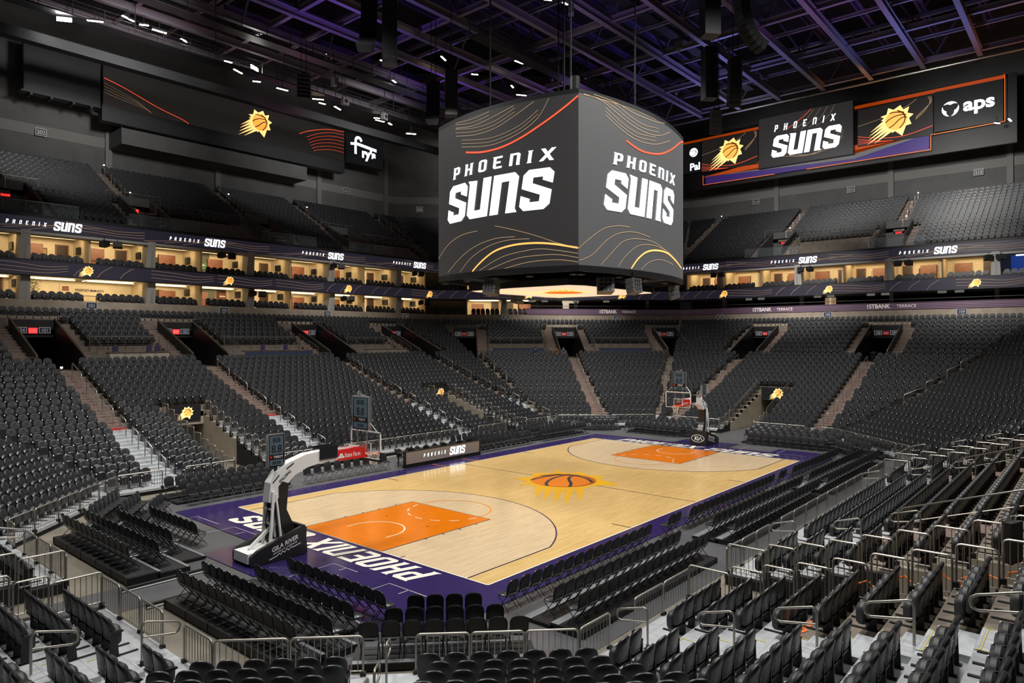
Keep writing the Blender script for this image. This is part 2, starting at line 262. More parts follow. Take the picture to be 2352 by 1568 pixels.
# inside three point lines: paler stain
def arc(cx, cy, r, a0, a1, n=40): return [(cx+r*math.cos(math.radians(a0+(a1-a0)*i/n)), cy+r*math.sin(math.radians(a0+(a1-a0)*i/n))) for i in range(n+1)]
aa = math.degrees(math.asin(6.706/7.24)); hx = 14.325-1.6
for sg in (-1, 1):
    f = lambda x, y, dz=0: (sg*(x), y, Z0+.008+dz)
    # local: baseline at x=+14.325 (mirrored by sg)
    pts = [(14.325, 6.706)]+arc(hx, 0, 7.24, 180-aa, 180+aa)+[(14.325, -6.706)]
    b = B(); b.shape(pts, f, flip=sg < 0); b.obj('three_point_area', 'maple_pale', court)
    b = B(); b.ribbon(pts, .06, lambda x, y: f(x, y, .003)); b.obj('three_point_line', 'line_dark', court)
    b = B(); b.shape([(14.325, -2.44), (14.325, 2.44), (8.534, 2.44), (8.534, -2.44)], lambda x, y: f(x, y, .004)); b.obj('painted_key', 'key_orange', court)
    b = B(); g = lambda x, y: f(x, y, .007)
    b.ribbon([(14.3, -2.44), (8.534, -2.44), (8.534, 2.44), (14.3, 2.44)], .05, g)
    for q in (7.0, 7.9, 8.8, 9.75):
        for s in (-1, 1): b.ribbon([(14.325-q+4.9, s*2.44), (14.325-q+4.9, s*2.60)], .05, g)
    for s in (-1, 1): b.ribbon([(11.0, s*1.35), (11.0, s*1.2)], .05, g); b.ribbon([(14.32, s*3.5), (14.1, s*3.5)], .05, g)
    b.ribbon([(5.8, -7.6), (5.8, -6.7)], .05, g); b.ribbon([(5.8, 7.6), (5.8, 6.7)], .05, g)
    b.obj('lane_line', 'line_dark', court)
    b = B(); b.ribbon(arc(8.534, 0, 1.83, 90, 270), .055, g); b.obj('free_throw_arc', 'line_orange', court)
    b = B(); b.ribbon([(13.1, -1.22)]+arc(hx, 0, 1.22, 270, 90)+[(13.1, 1.22)], .055, lambda x, y: f(x, y, .010))
    for k in range(7): b.ribbon(arc(8.534, 0, 1.83, -84+k*25.7, -84+k*25.7+13, 5), .055, lambda x, y: f(x, y, .010))
    b.obj('white_arc', 'line_white', court)
b = B(); q = .05; w = 14.325; h = 7.62
for p in (((-w, -h), (w, -h)), ((w, -h), (w, h)), ((w, h), (-w, h)), ((-w, h), (-w, -h))): b.ribbon(list(p), .055, lambda x, y: (x, y, Z0+.012))
b.obj('boundary_line', 'line_white', court)
b = B(); b.ribbon([(0, -h), (0, h)], .05, lambda x, y: (x, y, Z0+.011)); b.obj('half_court_line', 'line_dark', court)
b = B()
for x in (-1.3, 1.3): b.ribbon([(x, 7.64), (x, 8.9)], .06, lambda x, y: (x, y, Z0+.011))
b.obj('border_line', 'line_orange', court)
b = B(); ff = lambda x, y: (x, y, Z0+.011)
for a in (((-16.2, -6.9), (-16.2, -5.2), (-17.6, -5.2)), ((-16.2, -3.6), (-16.2, -2.3), (-17.9, -2.3)), ((-16.1, 2.5), (-16.1, 4.6), (-17.9, 4.6)), ((-16.3, 5.5), (-16.3, 7.4), (-17.6, 7.4)), ((16.3, -7.4), (16.3, -5.5), (18, -5.5)), ((16.2, -3), (18, -3))): b.ribbon(list(a), .05, ff)
for a in (((-16.2, -6.1), (-16.6, -6.1)), ((-16.2, -3), (-16.5, -3)), ((-16.2, 3.6), (-16.6, 3.6))): b.ribbon(list(a), .05, ff)
b.obj('seat_marking', 'line_grey', court)
for sg in (-1, 1):   # lettering on the end borders reads from the court
    b = B(); fn = (lambda x, y: (14.55+y, -x, Z0+.012)) if sg > 0 else (lambda x, y: (-14.55-y, x, Z0+.012))
    x = word(b, 'phoenix', -5.75, 0, 1.2, .12, fn, .30, 1.32); word(b, 'SUNS', 1.05, 0, 1.2, .10, fn, .30, 1.22); b.obj('end_lettering', 'line_white', court)

sun_logo(court, None, 1.74, 0, ('emblem_rays', 'emblem_ball', 'emblem_seams'), ('sun_yellow', 'ball_orange', 'ink_black'), [lambda x, y, i=i: (x, y, Z0+.012+.004*i) for i in range(3)])
b = B(); b.shape([(-.03+1.74*math.cos(a*math.pi/24), 1.74*math.sin(a*math.pi/24)) for a in range(-26, 12)]+[(.0+1.62*math.cos(a*math.pi/24)-.12, 1.62*math.sin(a*math.pi/24)+.12) for a in range(11, -27, -1)], lambda x, y: (x, y, Z0+.018)); b.obj('emblem_shade', 'ball_shade', court)
# ================================================================= octagonal bowl
xN, xF, yR, yL = -22.9, 23.4, -13.1, 13.4; K = 2**-.5
SD = {'L': ((0, 1), yL), 'LF': ((K, K), (17.4+yL)*K), 'F': ((1, 0), xF), 'RF': ((K, -K), (17.4-yR)*K), 'R': ((0, -1), -yR), 'RN': ((-K, -K), (17.3-yR)*K), 'N': ((-1, 0), -xN), 'LN': ((-K, K), (17.3+yL)*K)}
ORDER = ['L', 'LF', 'F', 'RF', 'R', 'RN', 'N', 'LN']
def P(k, s, d, z=0): (nx, ny), c = SD[k]; return Vector((nx*(c+d)+ny*s, ny*(c+d)-nx*s, z))
def span(k, d):
    i = ORDER.index(k); out = []
    for kk in (ORDER[i-1], ORDER[(i+1) % 8]):
        (nx, ny), c = SD[k]; (mx, my), e = SD[kk]; c2 = c+d; e2 = e+d; D = nx*my-ny*mx
        x = (c2*my-e2*ny)/D; y = (nx*e2-mx*c2)/D; out.append(x*ny-y*nx)
    return out
def ang(k): (nx, ny), _ = SD[k]; return math.atan2(-nx, ny)      # local +y -> outward normal
NR = 28
def BT(i): return 1.15+.857*i if i <= 18 else 16.58+1.0*(i-18)
def D0(i): return 0 if i == 0 else BT(i)-.75
TZ = [.28, .50, .73, .97, 1.26, 1.55, 1.81, 2.1, 2.36, 2.65, 2.95, 3.25, 3.55, 3.86, 4.17, 4.49, 4.82, 5.15, 5.48]+[5.48+.405*(k+1) for k in range(9)]
AIS = {'L': [-14.65, -5.0, 7.0, 17.9], 'F': [-6.4, 5.6], 'R': [15.5, 5.2, -7.0, -18.3], 'N': [-5.6, 6.4], 'LF': [6.9], 'RN': [7.15], 'RF': [7.15], 'LN': [7.15]}
VOM = {'L': [-14.65, -4.6, 7.6, 18.3], 'F': [-6.4, 5.6], 'LF': [-4.9, 6.9, 19.0], 'RF': [-4.5, 7.2, 18.8]}
TUN = {'L': [(-11.4, -8.9), (10.8, 13.2)], 'F': [(-1.6, 1.1)], 'R': [(9.4, 11.9), (-13.2, -10.8)], 'N': [(-1.15, 1.65)]}
TUND = 9        # tunnel runs back to this row
HALFAIS = {'LF': [('lo', 9, 18), ('hi', 9, 18)], 'RF': [('lo', 7, 18), ('hi', 9, 18)]}
VD0, VD1 = D0(19), D0(25)
def cut(iv, a, b):
    out = []
    for x0, x1 in iv:
        if b <= x0 or a >= x1: out.append((x0, x1)); continue
        if a > x0: out.append((x0, a))
        if b < x1: out.append((b, x1))
    return out
def white(k, i, s):
    if k in ('N', 'RN', 'LN'): return True
    if k == 'R': return s > 15.2 or i < 4
    return i < (9 if k == 'L' else 3)
tb = B(); ab = B(); rb = B()   # treads: material 0 concrete, 1 aluminium
for k in ORDER:
    if k == 'RF' or True:
        for i in range(NR):
            d0, d1 = D0(i), (D0(i+1) if i < NR-1 else 27.0); a0, a1 = span(k, d0); c0, c1 = span(k, d1)
            iv = [(a0, a1)]
            if i <= TUND:
                for a, e in TUN.get(k, []): iv = cut(iv, a, e)
            if 19 <= i <= 24:
                for c in VOM.get(k, []): iv = cut(iv, c-1.3, c+1.3)
            zz = TZ[i]; zl = TZ[i-1] if i else 0
            for x0, x1 in iv:
                y0 = c0 if x0 == a0 else x0; y1 = c1 if x1 == a1 else x1
                mid = (x0+x1)/2; cuts = [x0, x1]
                if k == 'R' and i >= 4 and x0 < 15.2 < x1: cuts = [x0, 15.2, x1]
                for q0, q1 in zip(cuts, cuts[1:]):
                    w0 = y0 if q0 == x0 else q0; w1 = y1 if q1 == x1 else q1
                    tb.mi = 1 if white(k, i, (q0+q1)/2) else 0
                    tb.poly([P(k, q0, d0, zz), P(k, q1, d0, zz), P(k, w1, d1, zz), P(k, w0, d1, zz)])
                    if i: tb.poly([P(k, q0, d0, zl), P(k, q1, d0, zl), P(k, q1, d0, zz), P(k, q0, d0, zz)])
                if i == 0:
                    tb.mi = 1; tb.poly([P(k, x0, 0, .18), P(k, x1, 0, .18), P(k, x1, 0, .28), P(k, x0, 0, .28)])
                    rb.poly([P(k, x0, 0.05, 0), P(k, x1, 0.05, 0), P(k, x1, 0.05, .2), P(k, x0, 0.05, .2)])
struct(tb, 'terrace_floor', ['concrete', 'alu']); struct(rb, 'trim_1', 'curtain')
# stair aisles: two steps per row in the aisle width
st = [B(), B()]; nos = B(); red = B(); ys = B(); yl = B()
def stair(k, c, i0, i1, w=.58):
    for i in range(i0, i1+1):
        wh = white(k, i, c) if k in ('R', 'RN', 'N', 'LN') else i < (9 if k == 'L' else 2)
        q = st[1 if wh else 0]; dz = (TZ[i]-(TZ[i-1] if i else 0)); d = D0(i); dep = .38
        if i == 0: continue
        c8 = [P(k, c-w, d-dep, TZ[i-1]), P(k, c+w, d-dep, TZ[i-1]), P(k, c+w, d, TZ[i-1]), P(k, c-w, d, TZ[i-1])]; c8 += [v+Vector((0, 0, dz/2)) for v in c8]; q.hexa(c8)
        q.hexa([P(k, c-w, d, TZ[i]-.02), P(k, c+w, d, TZ[i]-.02), P(k, c+w, d+.45, TZ[i]-.02), P(k, c-w, d+.45, TZ[i]-.02), P(k, c-w, d, TZ[i]+.012), P(k, c+w, d, TZ[i]+.012), P(k, c+w, d+.45, TZ[i]+.012), P(k, c-w, d+.45, TZ[i]+.012)])
        nn = (ys if wh else nos)
        if wh and k in ('R', 'RN', 'N', 'LN'):
            for s0 in (-w, w-.03): yl.poly([P(k, c+s0, d+.02, TZ[i]+.02), P(k, c+s0+.03, d+.02, TZ[i]+.02), P(k, c+s0+.03, d+.44, TZ[i]+.02), P(k, c+s0, d+.44, TZ[i]+.02)])
            yl.poly([P(k, c-w, d+.08, TZ[i]+.02), P(k, c+w, d+.08, TZ[i]+.02), P(k, c+w, d+.10, TZ[i]+.02), P(k, c-w, d+.10, TZ[i]+.02)])
        for dd, zz in ((d-dep, TZ[i-1]+dz/2), (d, TZ[i]+.012)):
            nn.poly([P(k, c-w, dd, zz+.004), P(k, c+w, dd, zz+.004), P(k, c+w, dd+.06, zz+.004), P(k, c-w, dd+.06, zz+.004)])
            nn.poly([P(k, c-w, dd-.004, zz-.045), P(k, c+w, dd-.004, zz-.045), P(k, c+w, dd-.004, zz), P(k, c-w, dd-.004, zz)])
for k in ORDER:
    for c in AIS.get(k, []): stair(k, c, 0, 18)
    for c in VOM.get(k, []):
        for s in (-1, 1): stair(k, c+s*1.85, 19, 26, .5)
for i in (0, 1): struct(st[i], 'aisle_stairs', ['step_red', 'alu'][i])
struct(nos, 'trim_2', 'nosing'); struct(ys, 'trim_3', 'alu'); struct(yl, 'trim_12', 'yellow_strip')
for k, c, i in (('L', -14.65, 9), ('L', -5, 9), ('L', 7, 9), ('L', 17.9, 9), ('F', -6.4, 2), ('F', 5.6, 2), ('LF', 6.9, 2)):
    z0 = TZ[i-1]; red.poly([P(k, c-.58, D0(i)-.39, z0), P(k, c+.58, D0(i)-.39, z0), P(k, c+.58, D0(i)-.39, z0+.16), P(k, c-.58, D0(i)-.39, z0+.16)])
struct(red, 'trim_4', 'red_edge')
# tunnels
tw = B(); tc = B(); td = B()
for k, L in TUN.items():
    for a, e in L:
        for i in range(TUND+1):
            d0, d1 = D0(i), D0(i+1)
            for s, sg in ((a, 1), (e, -1)):
                q = tc if (i < 5 and k != 'F') or i < 2 else tw
                q.hexa([P(k, s-sg*.22, d0, 0), P(k, s, d0, 0), P(k, s, d1, 0), P(k, s-sg*.22, d1, 0), P(k, s-sg*.22, d0, TZ[i]+.01), P(k, s, d0, TZ[i]+.01), P(k, s, d1, TZ[i]+.01), P(k, s-sg*.22, d1, TZ[i]+.01)])
        dd = D0(TUND+1); hz = 2.15
        tw.hexa([P(k, a, dd, hz), P(k, e, dd, hz), P(k, e, dd+.3, hz), P(k, a, dd+.3, hz), P(k, a, dd, TZ[TUND+1]), P(k, e, dd, TZ[TUND+1]), P(k, e, dd+.3, TZ[TUND+1]), P(k, a, dd+.3, TZ[TUND+1])])
        for s in (a, e): td.poly([P(k, s, dd, 0), P(k, s, dd+6, 0), P(k, s, dd+6, hz), P(k, s, dd, hz)])
        td.poly([P(k, a, dd+.3, hz), P(k, e, dd+.3, hz), P(k, e, dd+6, hz), P(k, a, dd+6, hz)]); td.poly([P(k, a, dd+6, 0), P(k, e, dd+6, 0), P(k, e, dd+6, hz), P(k, a, dd+6, hz)])
struct(tw, 'wall_tunnel', 'concrete_light'); struct(tc, 'wall_curtain', 'curtain'); struct(td, 'wall_passage', 'concrete')
# vomitories
VN = [(kk, cc) for kk in ('LN', 'L', 'LF', 'F', 'RF') for cc in VOM.get(kk, [])]
def ENT(k, c): return ORD[VN.index((k, c))+1]+' entrance from the left' if (k, c) in VN else 'rear entrance'
vb = B(); vf = B()
SIGNS = {('L', -14.65): ('124', '101'), ('L', -4.6): ('101', '102'), ('L', 7.6): ('102', '103'), ('L', 18.3): ('103', '104'), ('LF', -4.9): ('104', '105'), ('LF', 6.9): ('105', '106'), ('LF', 19.0): ('106', '107'), ('F', -6.4): ('107', '108'), ('F', 5.6): ('108', '109'), ('RF', -4.5): ('109', '110')}
for k, L in VOM.items():
    for c in L:
        zf = TZ[18]; a, e = c-1.3, c+1.3
        vf.poly([P(k, a, VD0, zf), P(k, e, VD0, zf), P(k, e, VD1+4, zf), P(k, a, VD1+4, zf)])
        for s, sg in ((a, -1), (e, 1)):
            vb.hexa([P(k, s, VD0-.1, zf), P(k, s+sg*.14, VD0-.1, zf), P(k, s+sg*.14, VD1+.1, zf), P(k, s, VD1+.1, zf), P(k, s, VD0-.1, zf+1.0), P(k, s+sg*.14, VD0-.1, zf+1.0), P(k, s+sg*.14, VD1+.1, TZ[25]+.75), P(k, s, VD1+.1, TZ[25]+.75)])
            vb.poly([P(k, s, VD1, zf), P(k, s, VD1+4, zf), P(k, s, VD1+4, 7.75), P(k, s, VD1, 7.75)])
        vb.hexa([P(k, a, VD1, 7.75), P(k, e, VD1, 7.75), P(k, e, VD1+.15, 7.75), P(k, a, VD1+.15, 7.75), P(k, a, VD1, 9.0), P(k, e, VD1, 9.0), P(k, e, VD1+.15, 9.0), P(k, a, VD1+.15, 9.0)])
        vb.poly([P(k, a, VD1+4, zf), P(k, e, VD1+4, zf), P(k, e, VD1+4, 7.75), P(k, a, VD1+4, 7.75)])
        if (k, c) in SIGNS:
            lo, hi = SIGNS[(k, c)]; (nx, ny), _ = SD[k]; u = Vector((ny, -nx, 0)); n = Vector((nx, ny, 0))
            for t, off in ((lo, -.72), (hi, .72)):
                th = thing('section_sign', 'small black %s number sign over the %s' % ('left' if off < 0 else 'right', ENT(k, c)), 'sign', P(k, c+off, VD1-.03, 8.25))
                bb = B(); bb.shape([(-.36, -.22), (.36, -.22), (.36, .22), (-.36, .22)], frame((0, 0, 0), u, (0, 0, 1))); bb.obj('border', 'sign_grey', th)
                bb = B(); bb.shape([(-.32, -.18), (.32, -.18), (.32, .18), (-.32, .18)], frame(-n*.008, u, (0, 0, 1))); bb.obj('panel', 'sign_blue', th)
                text_mesh(t, .25, frame(-n*.016-Vector((0, 0, .125)), u, (0, 0, 1)), sx=.9, ex=.01).obj('number', 'sign_grey', th)
            if k in ('L', 'LF', 'F', 'RF'):
                th = thing('exit_sign', 'red exit sign between the number signs of the %s' % ENT(k, c), 'sign', P(k, c, VD1-.03, 8.22))
                bb = B(); bb.shape([(-.28, -.2), (.28, -.2), (.28, .2), (-.28, .2)], frame((0, 0, 0), u, (0, 0, 1))); bb.obj('panel', 'exit_red' if k == 'L' else 'pad_red', th)
                text_mesh('EXIT', .2, frame(-n*.012-Vector((0, 0, .1)), u, (0, 0, 1)), sx=.75, ex=.01).obj('lettering', 'ink_white', th)
struct(vb, 'wall_entrance', 'black'); struct(vf, 'floor_entrance', 'concrete')
# ================================================================= arena seats
import numpy as np
def outline(w, h, n, e=2.25, flat=0):      # rounded-top outline in (x,z), bottom flat-ish
    pts = []
    for k in range(n):
        a = math.pi*k/(n-1); c, s_ = math.cos(a), math.sin(a)
        pts.append((w/2*math.copysign(abs(c)**(2/e), c), h-flat+flat*0+(flat if 0 else 0)-(h*.42)+(h*.42)*abs(s_)**(2/e)))
    pts += [(-w/2*.90, h*.06), (-w/2*.6, 0), (w/2*.6, 0), (w/2*.90, h*.06)]
    return pts
def seat_back(b, n=11, lo=False):
    o = outline(.50, .56, n); z0 = .36
    def L(sc, y, dz=0, cur=.05): return [(x*sc, y-cur*(x/.25)**2+.16*(z/.56)*.35, z0+.28+(z-.28)*sc+dz) for x, z in o]
    ls = [L(.80, .075), L(.97, .055), L(1.0, .025), L(.93, .0)] if not lo else [L(.97, .06), L(.98, .0)]
    b.mi = 0; b.loft(ls, cap=False); m = len(b.v); nn = len(o)
    b.f.append(tuple(range(m-len(ls)*nn, m-len(ls)*nn+nn))[::-1]); b.m.append(0)
    b.mi = 1
    if lo: b.f.append(tuple(range(m-nn, m))); b.m.append(1)
    else: b.loft([L(.93, .0), L(.88, -.014), L(.5, -.024)], cap=False); m = len(b.v); b.f.append(tuple(range(m-nn, m))); b.m.append(1)
    return b
def seat_pan(b, n=9, lo=False):           # cushion folded up in front of the backrest
    o = [(x, z) for x, z in outline(.44, .44, n, 2.2)]
    def L(sc, y): return [(x*sc, y, .22+.20+(z-.20)*sc) for x, z in o]
    b.loft([L(.85, -.06), L(1, -.10), L(1, -.17), L(.8, -.235)] if not lo else [L(1, -.07), L(.9, -.22)], cap=False)
    m = len(b.v); nn = len(o); b.f.append(tuple(range(m-nn, m))); b.m.append(b.mi); return b
def seat_arm(b, x, lo=False):
    b.loft([[(x-.022, -.24, .545), (x+.022, -.24, .545), (x+.022, -.24, .575), (x-.022, -.24, .575)], [(x-.03, -.20, .535), (x+.03, -.20, .535), (x+.03, -.20, .585), (x-.03, -.20, .585)], [(x-.024, .05, .55), (x+.024, .05, .55), (x+.024, .05, .60), (x-.024, .05, .60)]])
    return b
def seat_glint(b, x): return b.hexa([(x-.024, -.262, .535), (x+.024, -.262, .535), (x+.024, -.238, .535), (x-.024, -.238, .535), (x-.024, -.25, .578), (x+.024, -.25, .578), (x+.024, -.225, .59), (x-.024, -.225, .59)])  # near-white chip on the arm end, a glint put in as shape
def seat_stand(b, x):
    b.hexa([(x-.022, -.14, 0), (x+.022, -.14, 0), (x+.022, .06, 0), (x-.022, .06, 0), (x-.02, -.10, .55), (x+.02, -.10, .55), (x+.02, .04, .55), (x-.02, .04, .55)]); b.box(x-.05, x+.05, -.16, .10, 0, .02); b.box(x-.035, x+.035, -.56, -.16, 0, .018); return b
def seat_far(far=2):                      # one compact mesh for a distant seat: 0 shell 1 pad 2 arm
    b = B(); seat_back(b, 7, True); b.mi = 0; seat_pan(b, 5, True); b.mi = 2
    b.box(-.285, -.235, -.24, .05, .545, .59); b.mi = 0; b.box(-.275, -.245, -.12, .04, 0, .55); b.mi = 3; seat_glint(b, -.26); return b
def seat_mid():
    b = B(); seat_back(b, 11); b.mi = 0; seat_pan(b, 9); b.mi = 2; seat_arm(b, -.26); b.mi = 0; seat_stand(b, -.26); b.mi = 3; seat_glint(b, -.26); return b
SEATS = []     # (P, rz, side, row, n_in_block, block)
def add_row(k, i, s0, s1, d, z, dens=.525, upper=False, blk=0):
    n = int((s1-s0-.04)/dens)
    if n < 1: return
    p = (s1-s0)/n if (s1-s0)/n < dens*1.06 else dens
    st_ = (s0+s1)/2-p*(n-1)/2
    for j in range(n):
        q = P(k, st_+p*j, d, z)
        if inview(q+Vector((0, 0, .4))): SEATS.append((q, ang(k), k, i, j, n, blk, upper))
BOX = {('L', 1), ('L', 2), ('L', 3), ('LF', 1)}
for k in ORDER:
    for i in range(NR):
        d = BT(i)-.14; a0, a1 = span(k, d-.1); iv = [(a0+.12, a1-.12)]
        if i <= 18:
            for c in AIS.get(k, []): iv = cut(iv, c-.62, c+.62)
            for w, lo, hi in HALFAIS.get(k, []):
                if lo <= i <= hi: iv = cut(iv, *((a0-1, a0+.6) if w == 'lo' else (a1-.6, a1+1)))
            if k in ('L', 'R') and i >= 9: iv = cut(iv, a1-.1, a1+1)
            if i <= TUND+1:
                for a, e in TUN.get(k, []): iv = cut(iv, a-.12, e+.12)
            if k == 'RN' and i > 17: iv = []
        elif i <= 26:
            for c in VOM.get(k, []): iv = cut(iv, c-2.5 if i < 26 else c-1.9, c+2.5 if i < 26 else c+1.9)
            if i in (19, 20, 21) and k == 'L': iv = [q for q in iv if not (-14 < (q[0]+q[1])/2 < 17)]
            if i in (19, 20, 21) and k == 'LF': iv = []
        for bi, (x0, x1) in enumerate(iv): add_row(k, i, x0, x1, d, TZ[i]+.005, blk=bi)
UD = [28.9+.82*i for i in range(16)]; UZ = [17.35+.46*i for i in range(16)]
UAIS = {'L': [-24, -14.0, -4.2, 7.6, 17.6, 30.2], 'LF': [-4.6, 8, 20.6], 'F': [-20.0, -8.2, 4.6, 17.2], 'LN': [8]}
UVOM = {'L': [-13.7, -3.6, 8.8, 19.2], 'F': [-8.2, 4.5]}
for k in ('L', 'LF', 'F', 'RF', 'LN'):
    for i in range(16):
        d = UD[i]+.55; a0, a1 = span(k, d); iv = [(a0+.15, a1-.15)]
        for c in UAIS.get(k, []): iv = cut(iv, c-.6, c+.6)
        if i < 6:
            for c in UVOM.get(k, []): iv = cut(iv, c-2.3, c+2.3)
        if i < 4:
            for a, e in ({'L': [(-2.6, 6.8), (21, 29)], 'F': [(-6, 2.6)]}).get(k, []): iv = cut(iv, a, e)
        for bi, (x0, x1) in enumerate(iv): add_row(k, i, x0, x1, d, UZ[i], upper=True, blk=bi)
SU = []        # suite seats: same kind, two rows per level
for k in ('L', 'LF', 'F'):
    for lev, z in ((0, 10.68), (1, 13.65)):
        a0, a1 = span(k, 28)
        for r in (0, 1):
            iv = [(a0, a1)]; s = math.floor(a0/4.65)*4.65+.1
            while s < a1: iv = cut(iv, s-.55, s+.55); s += 4.65
            for x0, x1 in iv: add_row(k, r, x0, x1, 27.85+.8*r, z+.02-.34+.20*r, .56, blk=9)
vis = [s for s in SEATS if -10 < proj(s[0])[0] < 2362 and proj(s[0]+Vector((0, 0, .85)))[1] < 1568]
vis.sort(key=lambda s: proj(s[0])[2]); near = set(id(s) for s in vis[:300])
WHERE = {'R': 'on the right sideline', 'RN': 'in the near corner', 'N': 'on the near left end', 'L': 'on the far sideline', 'LN': 'in the left corner', 'F': 'at the far end', 'RF': 'in the far right corner', 'LF': 'in the far corner'}
bk = seat_back(B(), 15).mesh('seat_backrest', ['seat_shell', 'seat_pad'], 35); pn = seat_pan(B(), 13).mesh('seat_cushion', 'seat_pad', 35); am = seat_arm(B(), -.26).mesh('seat_armrest', 'seat_arm', 30); sd_ = seat_stand(B(), -.26).mesh('seat_stand', 'seat_metal')
hg = B(); hg.box(-.24, .24, -.07, .02, .27, .31); hg.tube([(-.26, -.04, .29), (.26, -.04, .29)], .016); hg = hg.mesh('seat_hinge', 'seat_metal'); pl2 = seat_glint(B(), -.26).mesh('arm_glint', 'plate')
root0 = None
def seat_label(s):
    q, rz, k, i, j, n, blk, up = s
    return 'black stadium seat, %s row, %s from the right, %s block %s' % (ORD[i+1], ORD[n-j], ORD[blk+1], WHERE[k])
far = []
for s in SEATS:
    if id(s) in near:
        if root0 is None:
            root0 = thing('stadium_seat', seat_label(s), 'seat', s[0], s[1], 'black folding stadium seats nearest the viewer')
            mk('backrest', bk, root0); mk('seat', pn, root0); mk('armrest', am, root0); mk('stand', sd_, root0); mk('hinge', hg, root0); mk('arm_glint', pl2, root0)
        else: dup(root0, s[0], s[1], seat_label(s))
    else: far.append(s)
def bulk(tpl, items):
    V = np.array(tpl.v, float); nv = len(V); n = len(items)
    A = np.array([s[1] for s in items]); Pn = np.array([tuple(s[0]) for s in items]); c, s_ = np.cos(A)[:, None], np.sin(A)[:, None]
    X = V[None, :, 0]*c-V[None, :, 1]*s_+Pn[:, 0:1]; Yy = V[None, :, 0]*s_+V[None, :, 1]*c+Pn[:, 1:2]; Z = V[None, :, 2]+Pn[:, 2:3]
    VV = np.stack([X, Yy, Z], -1).reshape(-1, 3)
    ln = np.array([len(f) for f in tpl.f]); fl = np.array([i for f in tpl.f for i in f])
    FL = (fl[None, :]+(np.arange(n)*nv)[:, None]).ravel(); LN = np.tile(ln, n); MI = np.tile(np.array(tpl.m), n)
    return VV, FL, LN, MI
def bulk_obj(name, parts, mats, label, cat):
    off = 0; V = []; FL = []; LN = []; MI = []
    for (tpl, items, mo) in parts:
        if not items: continue
        a, b_, c, d = bulk(tpl, items); V.append(a); FL.append(b_+off); LN.append(c); MI.append(d+mo); off += len(a)
    V = np.concatenate(V); FL = np.concatenate(FL); LN = np.concatenate(LN); MI = np.concatenate(MI)
    me = bpy.data.meshes.new(name); me.vertices.add(len(V)); me.vertices.foreach_set('co', V.ravel()); me.loops.add(len(FL)); me.loops.foreach_set('vertex_index', FL)
    me.polygons.add(len(LN)); me.polygons.foreach_set('loop_start', np.concatenate([[0], np.cumsum(LN)[:-1]])); 
    for m in mats: me.materials.append(M(m))
    me.polygons.foreach_set('material_index', MI); me.polygons.foreach_set('use_smooth', [True]*len(LN)); me.update(calc_edges=True); me.validate(); me.set_sharp_from_angle(angle=math.radians(35))
    o = mk(name, me); tag(o, label, cat, kind='stuff'); return o
lo_, mi_ = seat_far(), seat_mid()
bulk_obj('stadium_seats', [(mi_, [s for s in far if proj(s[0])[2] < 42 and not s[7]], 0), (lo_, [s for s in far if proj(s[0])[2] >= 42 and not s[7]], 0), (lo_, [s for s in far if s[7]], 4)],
         ['seat_shell', 'seat_pad', 'seat_arm', 'plate', 'seat_shell', 'seat_pad_upper', 'seat_arm', 'plate'], 'thousands of black stadium seats filling the bowl, suites and upper tier', 'seats')  # upper seats use a pad darkened to match the dim upper tier
print('seats', len(SEATS), 'far', len(far))
# ================================================================= folding chairs
def pad(b, w, h, t, y0, z0, cur=0, n=9, mi=0):
    o = outline(w, h, n, 2.3); b.mi = mi
    def L(sc, y): return [(x*sc, y+cur*(x/(w/2))**2, z0+h/2+(z-h/2)*sc) for x, z in o]
    b.loft([L(.9, y0+t), L(1, y0+t*.6), L(1, y0+t*.2), L(.92, y0)], cap=False); nn = len(o); m = len(b.v)
    b.f.append(tuple(range(m-nn, m))); b.m.append(mi); b.f.append(tuple(range(m-4*nn, m-3*nn))[::-1]); b.m.append(1); k_ = len(b.m)-2-3*nn
    for i in range(k_, k_+nn): b.m[i] = 1
    return b
def fc_back():
    b = B(); pad(b, .45, .50, .045, 0, 0, cur=-.03, n=13); b.mi = 1; b.box(-.055, .055, -.013, -.002, .24, .255)
    for i in range(len(b.v)): x, y, z = b.v[i]; b.v[i] = (x, y+.13+z*.22, z+.405)
    return b
def fc_seat():
    b = B(); o = [(.21*math.copysign(abs(math.cos(a))**.6, math.cos(a)), -.02+.20*math.copysign(abs(math.sin(a))**.6, math.sin(a))) for a in [2*math.pi*k/14 for k in range(14)]]
    b.loft([[(x*.9, y*.9, .40) for x, y in o], [(x, y, .415) for x, y in o], [(x, y, .44) for x, y in o], [(x*.85, y*.85, .458) for x, y in o]]); return b
def fc_frame():
    b = B()
    for s in (-1, 1):
        b.tube([(s*.215, -.20, 0), (s*.215, .17, .46), (s*.215, .235, .76), (s*.17, .25, .86)], .011, 5); b.tube([(s*.195, .22, 0), (s*.195, -.19, .41)], .011, 5)
    b.tube([(-.215, -.13, .09), (.215, -.13, .09)], .009, 5); b.tube([(-.195, .15, .08), (.195, .15, .08)], .009, 5); return b
def fc_shell():   # plastic lower panel seen under the backrest from behind
    b = B(); b.hexa([(-.19, .13, .40), (.19, .13, .40), (.19, .155, .40), (-.19, .155, .40), (-.20, .17, .50), (.20, .17, .50), (.20, .19, .50), (-.20, .19, .50)]); return b
CH = []
def chairs(name, p0, p1, n, rz, z=0.035):
    for j in range(n):
        t = j/(n-1) if n > 1 else 0; CH.append((Vector((p0[0]+(p1[0]-p0[0])*t, p0[1]+(p1[1]-p0[1])*t, z)), rz, name, j+1, n))
PI = math.pi; EX, WX, NY, SY = PI/2, -PI/2, PI, 0   # facing +x, -x, +y, -y
